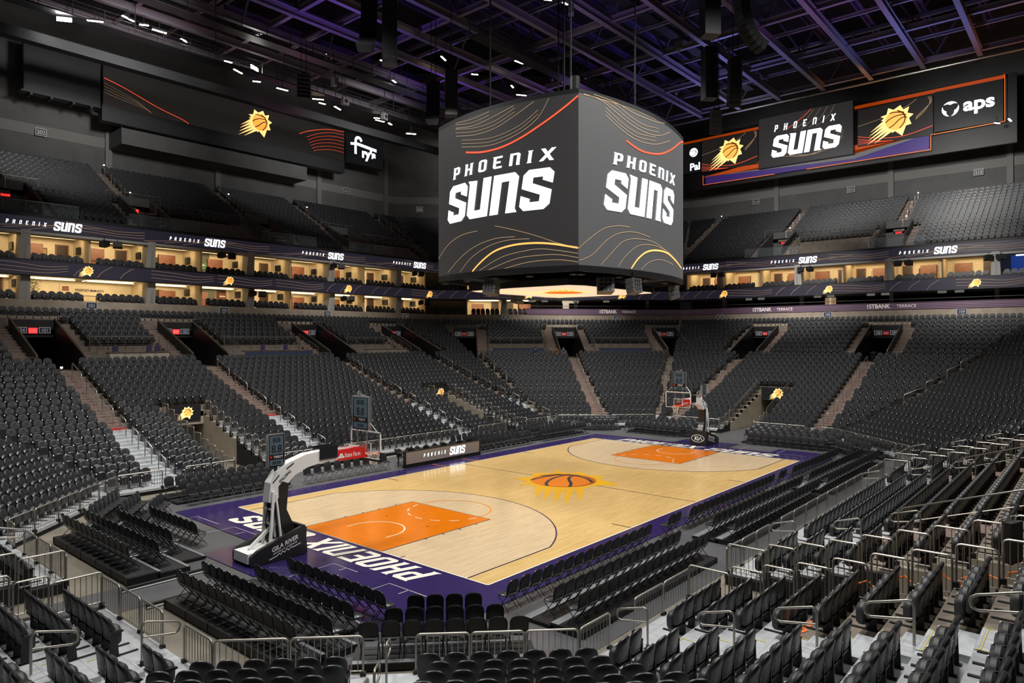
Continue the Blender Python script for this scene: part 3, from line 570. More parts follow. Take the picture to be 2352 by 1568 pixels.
# local: chair faces -y.  rz=PI/2 -> faces +x
RZ = [.06, .18, .33, .48]; hb = .25
risers = []
def block(name, rows): 
    for r, (p0, p1, n, rz, lev) in enumerate(rows): chairs('%s row of the %s' % (ORD[r+1], name), p0, p1, n, rz, lev)
W1 = 'block left of the walkway'; W2 = 'block right of the walkway'
block(W1, [((-18.15, 6.9), (-18.15, 3.3), 9, EX, .06), ((-19.25, 7.1), (-19.25, 2.85), 9, EX, .12), ((-20.2, 7.9), (-20.2, 1.6), 13, EX, .19), ((-21.1, 7.3), (-21.1, 1.65), 12, EX, .26)])
block(W2, [((-18.15, -3.2), (-18.15, -7.4), 10, EX, .06), ((-19.25, -3.25), (-19.25, -7.5), 10, EX, .12), ((-20.2, -1.95), (-20.2, -7.95), 14, EX, .19), ((-21.1, -2.3), (-21.1, -7.85), 13, EX, .26)])
A45 = math.atan2(1, 1)
def diag(name, c, rz, counts, lev, step=.98, sp=.5):     # rows behind each other, facing the court
    f = Vector((math.sin(rz), -math.cos(rz), 0)); u = Vector((math.cos(rz), math.sin(rz), 0)); rows = []
    for r, n in enumerate(counts):
        o = Vector((c[0], c[1], 0))-f*step*r; rows.append(((o-u*sp*(n-1)/2)[:2], (o+u*sp*(n-1)/2)[:2], n, rz, lev[r]))
    block(name, rows)
diag('near corner block', (-17.25, -8.75), PI*.75+.02, (4, 6, 8), (.06, .12, .19))
diag('left corner block', (-17.4, 8.3), PI*.25+.15, (4, 5, 7), (.06, .12, .19))
R1 = 'nearest right sideline block'; R2 = 'middle right sideline block'; R3 = 'farthest right sideline block'
block(R1, [((-15.4, -9.35), (-7.9, -9.35), 15, NY, .06), ((-15.0, -10.65), (-8.2, -10.65), 15, NY, .12), ((-15.2, -11.6), (-8.0, -11.6), 16, NY, .19)])
chairs('pair beside the first right sideline gap', (-6.0, -9.3), (-5.5, -9.3), 2, NY, .06); chairs('pair beside the second right sideline gap', (5.6, -9.35), (6.1, -9.35), 2, NY, .06)
block(R2, [((-4.3, -9.35), (4.4, -9.35), 18, NY, .06), ((-5.0, -10.65), (4.6, -10.65), 20, NY, .12), ((-5.2, -11.6), (4.2, -11.6), 20, NY, .19)])
block(R3, [((7.6, -9.35), (15.6, -9.35), 16, NY, .06), ((6.2, -10.65), (15.6, -10.65), 19, NY, .12), ((6.0, -11.6), (15.7, -11.6), 20, NY, .19)])
L1 = 'block left of the scorers table'; L2 = 'block right of the scorers table'
block(L1, [((-15.4, 9.75), (-10.6, 9.75), 10, SY, .06), ((-15.3, 10.7), (-10.5, 10.7), 10, SY, .12), ((-15.6, 11.6), (-10.4, 11.6), 11, SY, .19)])
chairs('bench left of the scorers table', (-9.3, 9.75), (-4.2, 9.75), 9, SY, .06)
block(L2, [((4.0, 9.75), (9.3, 9.75), 11, SY, .06), ((3.8, 10.7), (9.0, 10.7), 11, SY, .12), ((3.3, 11.6), (8.4, 11.6), 10, SY, .19)])
block('far sideline block beside the far corner', [((10.8, 9.75), (16.4, 9.75), 12, SY, .06), ((10.6, 10.7), (15.6, 10.7), 11, SY, .12), ((10.4, 11.6), (15.4, 11.6), 10, SY, .19)])
diag('far corner block', (18.6, 9.6), -PI*.25, (4, 6, 7), (.06, .12, .19))
F1 = 'far end block left of the hoop'; F2 = 'far end block right of the hoop'
block(F1, [((18.9, 7.5), (18.9, 3.0), 9, WX, .06), ((19.9, 7.6), (19.9, 2.6), 10, WX, .12), ((20.9, 7.6), (20.9, 2.0), 11, WX, .19), ((21.9, 6.9), (21.9, 2.0), 9, WX, .26)])
block(F2, [((19.1, -2.6), (19.1, -7.5), 10, WX, .06), ((20.1, -2.0), (20.1, -7.8), 11, WX, .12), ((21.1, -2.0), (21.1, -8.6), 12, WX, .19), ((22.1, -2.0), (22.1, -8.6), 12, WX, .26)])
diag('far right corner block', (18.4, -8.9), -PI*.75, (4, 6, 8), (.06, .12, .19), sp=.52)
for nm, p in (('scorer', 0),): chairs('row behind the scorers table', (-2.6, 10.25), (2.6, 10.25), 8, SY, .06)
CH.sort(key=lambda c: proj(c[0])[2] if inview(c[0], 0) else 999)
mb = [fc_back().mesh('chair_back', ['vinyl', 'black'], 35), fc_seat().mesh('chair_seat', 'vinyl', 35), fc_frame().mesh('chair_frame', 'chair_frame', True), fc_shell().mesh('chair_panel', 'slat_metal')]  # black slot paints the shade onto the rear of the chair pads
croot = None
for c in CH[:300]:
    lab = 'black folding chair, %s of %s from its %s end in the %s' % (ORD[c[3]], {1: 'one', 2: 'two', 4: 'four', 5: 'five', 6: 'six', 7: 'seven', 8: 'eight', 9: 'nine', 10: 'ten'}.get(c[4], str(c[4])), 'first', c[2])
    lab = 'black folding chair, %s in the %s' % (ORD[c[3]], c[2].replace(' the ', ' ', 1) if len(c[2].split()) > 10 else c[2])
    if croot is None:
        croot = thing('folding_chair', lab, 'chair', c[0], c[1], 'black padded folding chairs around the court')
        mk('backrest', mb[0], croot); mk('seat', mb[1], croot); mk('frame', mb[2], croot); mk('back_panel', mb[3], croot)
    else: dup(croot, c[0], c[1], lab)
tpl = fc_back(); 
for i in range(len(tpl.m)): pass
t2 = fc_seat(); tpl.mi = 0; tpl.merge(t2); t3 = fc_frame(); t3.m = [2]*len(t3.m); tpl.merge(t3)
rest = [(c[0], c[1]) for c in CH[300:]]
if rest: bulk_obj('folding_chairs', [(tpl, rest, 0)], ['vinyl', 'black', 'chair_frame'], 'remaining black folding chairs in rows around the far side of the court', 'chairs')
print('chairs', len(CH))
# risers under the chair rows, one platform per row section
RB = [0]
def riser(lab, x0, x1, y0, y1, z, n, axis, mt='black', kick=None):
    t = thing('chair_riser', lab, 'riser', ((x0+x1)/2, (y0+y1)/2, .03)); hx_, hy_ = (x1-x0)/2, (y1-y0)/2
    b = B(); b.box(-hx_, hx_, -hy_, hy_, z-.055, z-.035); b.obj('deck', 'black', t)
    b = B(); b.box(-hx_, hx_, -hy_, hy_, 0, z-.056); b.obj('base', 'black', t)
    b = B()
    m = max(2, int((x1-x0 if axis == 'x' else y1-y0)/1.2))
    for j in range(m+1):
        q = -1+2*j/m
        if axis == 'x': b.box(hx_*q*.98-.03, hx_*q*.98+.03, -hy_-.015, hy_+.015, 0, z-.03)
        else: b.box(-hx_-.015, hx_+.015, hy_*q*.98-.03, hy_*q*.98+.03, 0, z-.03)
    b.obj('bracket', 'chair_frame', t)
    if kick:
        b = B(); 
        if axis == 'x': b.box(-hx_, hx_, kick[0], kick[1], z-.034, z-.02)
        else: b.box(kick[0], kick[1], -hy_, hy_, z-.034, z-.02)
        b.obj('edge_strip', 'slat_metal', t)
for nm, a, e in ((W1, .7, 7.7), (W2, -8.2, -1.8)):
    for r, (x, z) in enumerate(((-19.3, .12), (-20.25, .19), (-21.2, .26))): riser('black riser under the %s row of the %s' % (ORD[r+2], nm), x-.42 if r < 2 else x-.35, x+.60, a+(.9 if r == 0 else 0), e, z, 1, 'y', kick=(.40, .50))
for nm, a, e in ((R1, -15.6, -7.6), (R2, -5.5, 4.9), (R3, 5.7, 16)):
    for r, (y, z) in enumerate(((-10.7, .12), (-11.62, .19))): riser('black riser under the %s row of the %s' % (ORD[r+2], nm), a, e, y-.42, y+.62, z, 1, 'x', kick=(.25, .5))
for nm, a, e in ((L1, -15.9, -10.1), (L2, 3.0, 9.6), ('far sideline block beside the far corner', 10.1, 16.6)):
    for r, (y, z) in enumerate(((10.75, .12), (11.7, .19))): riser('black riser under the %s row of the %s' % (ORD[r+2], nm), a, e, y-.55, y+.40, z, 1, 'x')
for nm, a, e in ((F1, 1.9, 7.8), (F2, -8.8, -1.8)):
    for r, (x, z) in enumerate(((20, .12), (21, .19), (22, .26))): riser('black riser under the %s row of the %s' % (ORD[r+2], nm), x-.5, x+.46, a, e, z, 1, 'y')
def driser(lab, c, rz, r, n, z, step=.98):
    f = Vector((math.sin(rz), -math.cos(rz), 0)); o = Vector((c[0], c[1], 0))-f*step*r
    t = thing('chair_riser', lab, 'riser', (o.x, o.y, .03), rz); w = n*.26+.05
    b = B(); b.box(-w, w, -.5, .44, z-.055, z-.035); b.obj('deck', 'black', t); b = B(); b.box(-w, w, -.5, .44, 0, z-.056); b.obj('base', 'black', t)
    b = B(); b.box(-w, w, .25, .42, z-.034, z-.02); b.obj('edge_strip', 'slat_metal', t)
for nm, c, rz, cn, lv in (('near corner block', (-17.25, -8.75), PI*.75+.02, (4, 6, 8), (.06, .12, .19)), ('left corner block', (-17.4, 8.3), PI*.25+.15, (4, 5, 7), (.06, .12, .19)), ('far corner block', (18.6, 9.6), -PI*.25, (4, 6, 7), (.06, .12, .19)), ('far right corner block', (18.4, -8.9), -PI*.75, (4, 6, 8), (.06, .12, .19))):
    for r in (1, 2): driser('black riser under the %s row of the %s' % (ORD[r+1], nm), c, rz, r, cn[r], lv[r])
for nm, y in (('left', .35), ('right', -1.5)):
    t = thing('walkway_ramp_edge', 'black low ramp edge on the %s of the near walkway' % nm, 'ramp edge', (-20.0, y, .03)); b = B(); b.box(-1.9, .9, -.06, .06, 0, .10); b.obj('rail', 'black', t); b = B(); b.box(-1.9, 1.0, -.10, -.065, 0, .03); b.obj('strip', 'ink_white', t)
# ================================================================= barriers and handrails
def rr(w, h, r=.10, n=4):
    p = [(-w/2, 0)]
    for cx, cz, a0 in ((-w/2+r, h-r, 180), (w/2-r, h-r, 90)): p += [(cx+r*math.cos(math.radians(a0-90*i/n)), cz+r*math.sin(math.radians(a0-90*i/n))) for i in range(n+1)]
    return p+[(w/2, 0)]
BM = {}
def barrier(k, s0, s1, d, z, lab, along='s', h=.98, grp='steel rail barriers around the bowl front'):
    w = round(abs(s1-s0), 2); key = (w, round(h, 2))
    if key not in BM:
        b = B(); b.tube([(x, 0, zz) for x, zz in rr(w-.04, h)], .027, 6); b.tube([(-w/2+.03, 0, .10), (w/2-.03, 0, .10)], .018, 5)
        c = B(); n = max(2, int(w/.13))
        for j in range(1, n): x = -w/2+w*j/n; c.tube([(x, 0, .10), (x, 0, h-.015)], .010, 5)
        f = B()
        for x in (-w/2+.02, w/2-.02): f.box(x-.06, x+.06, -.05, .05, -.08, .07)
        BM[key] = (b.mesh('barrier_frame', 'steel_rail', 60), c.mesh('barrier_bars', 'steel_rail', 60), f.mesh('barrier_foot', 'black'))
    m = BM[key]; o = P(k, (s0+s1)/2, d, z) if along == 's' else P(k, d, (s0+s1)/2, z)
    t = thing('barrier', lab, 'barrier', o, ang(k)+(0 if along == 's' else PI/2), grp)
    mk('frame', m[0], t); mk('balusters', m[1], t); mk('foot', m[2], t); return t
WN = {'R': 'right sideline', 'RN': 'near corner', 'N': 'near left end', 'L': 'far sideline', 'LN': 'left corner', 'F': 'far end', 'RF': 'far right corner', 'LF': 'far corner'}
for k in ORDER:
    a0, a1 = span(k, 0); iv = [(a0, a1)]
    for c in AIS.get(k, []): iv = cut(iv, c-.55, c+.55)
    for a, e in TUN.get(k, []): iv = cut(iv, a, e)
    nn = 0
    for x0, x1 in iv:
        if x1-x0 < .5: continue
        n = max(1, round((x1-x0)/1.45)); w = (x1-x0)/n
        for j in range(n):
            c = P(k, x0+w*(j+.5), 0, .8); nn += 1
            if inview(c): barrier(k, x0+w*j, x0+w*(j+1), .03, .28, 'steel front barrier panel, %s from the left along the %s' % (ORD[nn], WN[k]), h=.86)
    for a, e in TUN.get(k, []):
        for s, nm in ((a, 'left'), (e, 'right')):
            if k == 'F':
                continue
            for i in range(TUND+1):
                d0, d1 = D0(i), D0(i+1)
                if inview(P(k, s, d0, TZ[i])): barrier(k, d0+.02, d1-.02, s+(-.08 if s == a else .08), TZ[i]+.06, 'stepped steel barrier, %s up the %s wall of the %s tunnel' % (ORD[i+1], nm, WN[k]+(' left' if e < 0 else ' right')), along='d', h=.92, grp='stepped barriers lining the tunnels')
def handloop(k, s, d, z, lab, ln=.85, h=.95, ext=0.0):    # short looped aisle rail
    t = thing('aisle_handrail', lab, 'handrail', P(k, s, d, z), ang(k), 'looped steel aisle handrails')
    b = B(); b.tube([(0, 0, 0), (0, 0, h-.1), (0, -.03, h-.03), (0, -.10, h), (0, -ln+.1, h-.20*ln-.02), (0, -ln+.02, h-.2*ln-.08), (0, -ln, h-.2*ln-.16), (0, -ln+.03, h-.2*ln-.25), (0, -ln+.12, h-.2*ln-.29), (0, -.02, h-.33)], .026, 7); b.obj('rail', 'steel_rail', t, 60)
    b = B(); b.box(-.07, .07, -.07, .07, 0, .02); b.tube([(0, 0, 0), (0, 0, .10)], .04, 8); b.obj('base_plate', 'black', t); return t
def handrail(k, s, i0, i1, lab):                          # sloping aisle rail over several rows
    p0 = P(k, s, D0(i0)+.1, TZ[i0]); p1 = P(k, s, D0(i1)+.1, TZ[i1]); t = thing('stair_handrail', lab, 'handrail', p0, 0, 'sloping steel stair handrails'); e = p1-p0; u = Vector((0, 0, 1))
    b = B(); m = (e*.04); b.tube([(0, 0, 0), u*.82, m+u*.93, e*.96+u*.95, e+u*.85, e], .026, 6); b.obj('rail', 'steel_rail', t, 60); b = B(); b.tube([u*.48, e+u*.48], .018, 5); b.obj('mid_rail', 'steel_rail', t, 60); return t
for k, L in AIS.items():
    for c in L:
        nm = {'L': 'far sideline', 'F': 'far end'}.get(k, WN[k]); which = ORD[L.index(c)+1]
        if k in ('L', 'F', 'LF'):
            n0 = 9 if k == 'L' else 3
            for q, i in enumerate(range(1, n0-1, 2)):
                if inview(P(k, c, D0(i), TZ[i])): handrail(k, c+.15, i, i+1, 'short steel handrail, %s up %s aisle of the %s' % (ORD[q+1], which, nm))
            for q, i in enumerate(range(n0, 18, 3)):
                if inview(P(k, c, D0(i), TZ[i])): handrail(k, c+(.15 if k != 'L' else .1), i, min(i+2, 18), 'sloping steel handrail, %s up the stairs of %s aisle on the %s' % (ORD[q+1], which, nm))
        else:
            for q, i in enumerate(range(0, 18, 1) if k in ('R', 'N', 'RN') else ()):
                if i in ((0, 2, 4, 6, 8, 10) if c == 15.5 else (0, 2, 4)) and inview(P(k, c, D0(i), TZ[i]+.5), 60): handloop(k, c+(-.62 if i % 2 == 0 else .62)*0+.0, D0(i)+.72, TZ[i], 'looped steel handrail at row %s in %s aisle of the %s' % (ORD[i+1], which, nm))
for q, (i0, i1, s) in enumerate(((4, 9, 5.2), (4, 9, -7.0), (10, 14, 15.5), (11, 15, 5.2))):
    handrail('R', s, i0, i1, 'long sloping steel rail over the right side seats, %s of four' % ORD[q+1])
for k in ('RF',):
    for q, (w, i) in enumerate((('lo', 8), ('lo', 11), ('lo', 14), ('lo', 16))):
        a0, a1 = span(k, D0(i)); handrail(k, a0, i, i+2, 'sloping steel handrail %s up the corner stairs at far right' % ORD[q+1])
for w, nm in (('lo', 'left'), ('hi', 'right')):
    for q, i in enumerate((10, 13, 16)):
        a = span('LF', D0(i))[0 if w == 'lo' else 1]; handrail('LF', a, i, i+2, 'sloping steel handrail %s up the %s stairs of the far corner' % (ORD[q+1], nm))
# rails over entrances
def guard(parent_name, lab, p0, p1, h=1.0, nb=4, sp=1.2, grp='steel guardrails'):
    p0, p1 = Vector(p0), Vector(p1); t = thing(parent_name, lab, 'railing', p0, 0, grp); e = p1-p0; u = Vector((0, 0, 1))
    b = B(); b.tube([(0, 0, 0), u*h, e+u*h, e], .024, 5); b.obj('frame', 'steel_rail', t, 60)
    b = B()
    for j in range(1, nb+1): b.tube([u*h*j/(nb+1), e+u*h*j/(nb+1)], .010, 4)
    n = max(1, round(Vector((e.x, e.y, 0)).length/sp))
    for j in range(1, n): b.tube([e*j/n, e*j/n+u*h], .016, 4)
    b.obj('rails', 'steel_rail', t, 60); return t
for k, L in VOM.items():
    for c in L:
        if not inview(P(k, c, VD0, 7)): continue
        lb = 'the '+ENT(k, c)
        zf = TZ[18]
        for s, nm in ((-1, 'left'), (1, 'right')):
            p0 = P(k, c+s*1.37, VD0-.05, zf+1.0); p1 = P(k, c+s*1.37, VD1+.1, TZ[25]+.75)
            t = thing('ramp_handrail', 'sloping steel rail on the %s wall of %s' % (nm, lb), 'handrail', p0, 0, 'rails on the entrance walls'); b = B(); e = p1-p0; b.tube([(0, 0, -.0), (0, 0, .12), e+Vector((0, 0, .12)), e], .028, 5); b.obj('rail', 'steel_rail', t, 60)
            b = B(); b.tube([e*.02+Vector((0, 0, .02)), e*.98+Vector((0, 0, .02))], .03, 4); [b.tube([e*q, e*q+Vector((0, 0, .12))], .018, 4) for q in (.3, .6)]; b.obj('bracket', 'steel_rail', t)
            guard('entrance_rail', 'small steel rail at the %s foot of %s' % (nm, lb), P(k, c+s*1.4, VD0-.1, zf), P(k, c+s*2.45, VD0-.1, zf), .95, 0)
            guard('landing_rail', 'steel landing rail above the %s of %s' % (nm, lb), P(k, c+s*1.35, D0(26), TZ[25]), P(k, c+s*2.5, D0(26), TZ[25]), 1.0, 3)
for k, a, e, lb in (('L', -12, -7.2, 'leftmost'), ('L', -2, 5, 'second'), ('L', 10.2, 15.7, 'third'), ('LF', -2.2, 4.2, 'fourth'), ('LF', 9.6, 16.3, 'fifth')):
    zz = TZ[19]; t = None
    guard('gallery_rail', 'steel gallery railing above the %s press row from the left' % lb, P(k, a, D0(22)-.1, TZ[21]+.1), P(k, e, D0(22)-.1, TZ[21]+.1), 1.0, 4)
    for s, nm in ((a, 'left'), (e, 'right')): guard('stair_guard', 'sloping steel guard on the %s of the %s press row' % (nm, lb), P(k, s, D0(19), TZ[19]), P(k, s, D0(22), TZ[22]), 1.0, 4)
    t = thing('press_counter', 'long dark counter along the %s press row from the left' % lb, 'counter', P(k, (a+e)/2, D0(19)+.5, TZ[19]), ang(k)); w = (e-a)/2
    b = B(); b.box(-w+.3, w-.3, -.3, .3, .72, .78); b.obj('counter_top', 'wood_dark', t)
    b = B(); n = 4
    for j in range(n): x0 = -w+.35+(2*w-.7)*j/n; b.box(x0, x0+(2*w-.7)/n-.04, -.28, -.22, .05, .71)
    b.obj('front_panel', {'leftmost': 'concrete_light', 'third': 'concrete'}.get(lb, 'sign_blue'), t)
# ================================================================= basketball hoops
def prism(b, prof, y0, y1, f=lambda x, z: (x, z)):      # side profile (x,z) extruded in y
    n = len(prof); b.v_ = len(b.v)
    tri = tessellate_polygon([[Vector((x, z, 0)) for x, z in prof]])
    k = len(b.v); b.v += [(x, y0, z) for x, z in prof]+[(x, y1, z) for x, z in prof]
    for t in tri: b.f.append(tuple(k+i for i in t)); b.m.append(b.mi); b.f.append(tuple(k+n+i for i in t[::-1])); b.m.append(b.mi)
    for i in range(n): j = (i+1) % n; b.f.append((k+i, k+j, k+n+j, k+n+i)); b.m.append(b.mi)
    return b
def hoop(lab, rz):      # local frame: court towards +x, baseline at x=-14.325
    t = thing('basketball_hoop', lab, 'basketball hoop', (0, 0, Z0+.003), rz)
    b = B(); prism(b, [(-18.25, .02), (-16.2, .02), (-16.15, .95), (-16.35, 1.0), (-17.3, .72), (-18.0, .50), (-18.25, .35)], -.62, -.48); b.obj('side_padding', 'pad_black', t)
    b = B(); prism(b, [(-18.25, .02), (-16.2, .02), (-16.15, .95), (-16.35, 1.0), (-17.3, .72), (-18.0, .50), (-18.25, .35)], .48, .62); b.obj('side_padding', 'pad_black', t)
    b = B(); b.hexa([(-16.22, -.62, .02), (-16.12, -.62, .02), (-16.12, .62, .02), (-16.22, .62, .02), (-16.32, -.60, 1.02), (-16.2, -.60, 1.02), (-16.2, .60, 1.02), (-16.32, .60, 1.02)]); b.obj('front_padding', 'pad_black', t)
    b = B(); b.hexa([(-18.3, -.46, .10), (-16.4, -.46, .10), (-16.4, .46, .10), (-18.3, .46, .10), (-18.28, -.46, .42), (-16.4, -.46, .50), (-16.4, .46, .50), (-18.28, .46, .42)]); b.obj('ballast_box', 'white_paint', t)
    b = B()
    for x, y in ((-18.1, -.36), (-18.1, .36), (-16.7, -.3), (-16.7, .3)): b.tube([(x, y-.04, .065), (x, y+.04, .065)], .062, 10)
    b.obj('wheel', 'pad_red', t)
    b = B(); prism(b, [(-16.75, .5), (-16.35, .5), (-16.42, 1.0), (-16.7, 1.6), (-16.62, 2.5), (-16.85, 2.6), (-17.0, 2.45), (-16.98, 1.5)], -.22, .22); b.obj('mast_padding', 'pad_black', t)
    b = B()
    for y in (-.24, .24):
        b.bar((-17.35, y, .45), (-17.22, y, 2.3), .07, .10); b.bar((-16.9, y*.8, .6), (-17.1, y*.8, 2.2), .06, .06)
    b.bar((-17.3, -.27, 1.7), (-17.3, .27, 1.7), .06); b.bar((-18.0, 0, .45), (-17.1, 0, 1.1), .10); b.bar((-17.3, -.27, 1.2), (-17.3, .27, 1.2), .05); b.obj('lift_frame', 'white_paint', t)
    b = B(); b.tube([(-17.25, .1, .5), (-17.2, .12, 2.1)], .05, 8); b.tube([(-17.28, -.12, .5), (-17.24, -.1, 2.1)], .035, 8); b.tube([(-17.3, .05, .8), (-17.38, 0, 1.3), (-17.3, -.08, 1.9)], .02, 5); b.obj('hydraulic_ram', 'black_gloss', t)
    th = [(-17.38, 1.95), (-17.30, 2.6), (-17.05, 2.95), (-16.6, 3.22), (-15.9, 3.42), (-15.2, 3.47), (-14.55, 3.40), (-14.55, 3.05), (-15.2, 3.05), (-15.85, 2.95), (-16.35, 2.75), (-16.7, 2.45), (-17.0, 2.05), (-17.15, 1.9)]
    b = B(); prism(b, th, -.20, .20); b.obj('boom_arm', 'white_paint', t)
    b = B()
    for x, z, dx, dz in ((-17.1, 2.72, .12, .12), (-16.55, 3.10, .14, .08)): b.bar((x-dx, -.205, z-dz), (x+dx, -.205, z+dz), .02, .035); b.bar((x-dx, .205, z-dz), (x+dx, .205, z+dz), .02, .035)
    b.obj('arm_slot', 'black', t)
    b = B(); prism(b, [(-14.55, 3.0), (-14.55, 3.38), (-13.7, 3.44), (-13.28, 3.34), (-13.28, 2.98)], -.19, .19); b.obj('arm_padding', 'pad_red', t)
    for s in (-1, 1): b = B() if s < 0 else b; b.bar((-14.5, s*.1, 3.43), (-13.5, s*.1, 3.45), .05)
    b.bar((-13.9, 0, 3.44), (-13.9, 0, 3.56), .06); b.obj('arm_cylinder', 'white_paint', t)
    b = B(); b.box(-15.35, -14.58, -.24, -.20, 3.15, 3.62); b.box(-15.35, -14.58, .20, .24, 3.15, 3.62); b.obj('camera_shield', 'screen', t)
    b = B(); b.box(-13.13, -13.11, -.90, .90, 2.92, 3.96); b.obj('backboard_glass', 'glass', t)
    b = B()
    for a, c in (((-13.12, -.915, 2.90), (-13.12, -.915, 3.98)), ((-13.12, .915, 2.90), (-13.12, .915, 3.98)), ((-13.12, -.94, 3.96), (-13.12, .94, 3.96)), ((-13.12, -.94, 2.92), (-13.12, .94, 2.92))): b.bar(a, c, .05, .05)
    b.obj('backboard_frame', 'white_paint', t)
    b = B(); b.mi = 0
    for a, c in (((-.305, 3.06), (-.305, 3.51)), ((.305, 3.06), (.305, 3.51)), ((-.33, 3.51), (.33, 3.51)), ((-.33, 3.06), (.33, 3.06))): b.bar((-13.10, a[0], a[1]), (-13.10, c[0], c[1]), .012, .05, up=(1, 0, 0))
    b.obj('target_square', 'ink_white', t)
    b = B(); b.bar((-13.12, -.96, 2.88), (-13.12, .96, 2.88), .07, .07); b.bar((-13.12, -.96, 2.88), (-13.12, -.96, 3.22), .07); b.bar((-13.12, .96, 2.88), (-13.12, .96, 3.22), .07); b.obj('edge_padding', 'pad_black', t)
    b = B(); b.tube([(-12.73+.23*math.cos(a*PI/12), .23*math.sin(a*PI/12), 3.05) for a in range(24)], .012, 6, closed=True); b.bar((-13.10, 0, 3.05), (-12.95, 0, 3.05), .14, .03); b.bar((-13.09, -.08, 3.0), (-13.09, .08, 3.0), .03, .14); b.obj('rim', 'rim_orange', t)
    b = B()
    for k in range(12):
        for sg in (-1, 1):
            p = []
            for q in range(7):
                u = q/6; r = .225*(1-.48*u+.06*math.sin(u*9)); a = k*PI/6+sg*u*1.15; p.append((-12.73+r*math.cos(a), r*math.sin(a), 3.04-.44*u))
            b.tube(p, .0045, 4)
    b.obj('net', 'net', t)
    b = B(); b.bar((-13.28, -.3, 3.2), (-13.28, -.3, 4.05), .05); b.bar((-13.28, .3, 3.2), (-13.28, .3, 4.05), .05); b.bar((-13.3, 0, 3.4), (-13.18, 0, 3.4), .3, .3); b.tube([(-13.2, -.85, 3.98), (-13.3, -.5, 4.35)], .015, 5); b.tube([(-13.2, .85, 3.98), (-13.3, .5, 4.35)], .015, 5); b.obj('clock_bracket', 'silver', t)
    b = B(); b.tube([(-13.3, .05, 4.0), (-13.4, .05, 3.75), (-13.9, 0, 3.62), (-14.4, 0, 3.5), (-15.0, .05, 3.5)], .025, 6); b.obj('cable', 'black', t)
    def clock(cx, cy, z0, w, h, ax, nm):   # ax: width direction 'y' or 'x'
        f = lambda u, q, v: (cx+q, cy+u, z0+v) if ax == 'y' else (cx+u, cy+q, z0+v)
        def bx(b, u0, u1, q0, q1, v0, v1): b.hexa([f(u0, q0, v0), f(u1, q0, v0), f(u1, q1, v0), f(u0, q1, v0), f(u0, q0, v1), f(u1, q0, v1), f(u1, q1, v1), f(u0, q1, v1)])
        b = B(); bx(b, -w/2, w/2, -.06, .06, 0, h); b.obj(nm, 'black_gloss', t)
        b = B()
        for u in (-w/2, w/2): bx(b, u-.018, u+.018, -.075, .075, 0, h)
        bx(b, -w/2, w/2, -.075, .075, h-.02, h+.02); b.obj('clock_frame', 'silver', t)
        for sd in (-1, 1):
            q = sd*.066; g = (lambda x, y, q=q, sd=sd: Vector(f(-x*sd if ax == 'y' and sd < 0 else (x*1.0 if ax == 'y' else x*(-sd)), q, y)))
            m = 1
            if ax == 'y': g = lambda x, y, q=q, sd=sd: Vector(f(x*sd, q, y))
            else: g = lambda x, y, q=q, sd=sd: Vector(f(-x*sd, q, y))
            b = B(); b.poly([g(-w*.42, h*.38), g(w*.42, h*.38), g(w*.42, h*.96), g(-w*.42, h*.96)]); b.poly([g(-w*.42, h*.04), g(w*.42, h*.04), g(w*.42, h*.22), g(-w*.42, h*.22)]); b.obj('display', 'clock_face', t)
            g2 = lambda x, y, g=g: g(x, y)+(Vector((sd*.006, 0, 0)) if ax == 'y' else Vector((0, sd*.006, 0)))
            b = B(); text_mesh('88:88', h*.15, lambda x, y: g2(x, y+h*.76), b, sx=.95*w/h*1.1, ex=.012); text_mesh('8.8', h*.24, lambda x, y: g2(x, y+h*.44), b, sx=.9, ex=.012); text_mesh('88:88', h*.10, lambda x, y: g2(x, y+h*.08), b, ex=.012); b.obj('digits', 'clock_digit', t)
            b = B(); text_mesh('TISSOT', h*.075, lambda x, y: g2(x+w*.1, y+h*.27), b, ex=.02, sx=1.0); b.obj('clock_lettering', 'ink_white', t)
            b = B(); b.poly([g2(-w*.40, h*.27), g2(-w*.28, h*.27), g2(-w*.28, h*.345), g2(-w*.40, h*.345)]); b.obj('clock_mark', 'pad_red', t)
    clock(-13.3, 0, 4.05, 1.0, 1.28, 'y', 'shot_clock'); clock(-17.0, 0, 3.12, .62, 1.12, 'x', 'side_clock')
    b = B(); b.bar((-17.0, 0, 2.7), (-17.0, 0, 3.14), .09); b.tube([(-16.9, .15, 3.0), (-16.9, .15, 3.1)], .03, 6); b.obj('clock_post', 'black', t)
    b = B(); b.bar((-13.3, -.2, 5.36), (-13.3, .25, 5.44), .05); b.box(-13.36, -13.24, .1, .2, 5.38, 5.52); b.obj('camera', 'silver', t)
    for sd in (-1, 1):
        yy = sd*.627; dx = -sd        # reading direction along side
        g = lambda x, y: Vector((-16.98-dx*x if False else -17.0+x*(-sd)*1.0, yy, y)); g = lambda x, y, sd=sd, yy=yy: Vector((-17.0-x*sd, yy, y+x*(-sd)*.27))
        b = B(); text_mesh('GILA RIVER', .155, lambda x, y: g(x, y+.48), b, ex=.022, sx=.95); text_mesh('HOTELS & CASINOS', .06, lambda x, y: g(x, y+.37), b, ex=.012, sx=1.25)
        b.ribbon([(-.6, .28), (-.3, .28), (-.24, .33), (-.18, .26), (-.1, .33), (-.02, .26), (.06, .33), (.14, .26), (.22, .33), (.28, .28), (.6, .28)], .03, g); b.obj('base_lettering', 'ink_white', t)
        b = B(); text_mesh('State Farm', .17, lambda x, y: Vector((-13.87-x*sd, sd*.195, y+3.10)), b, ex=.015, sx=.72)
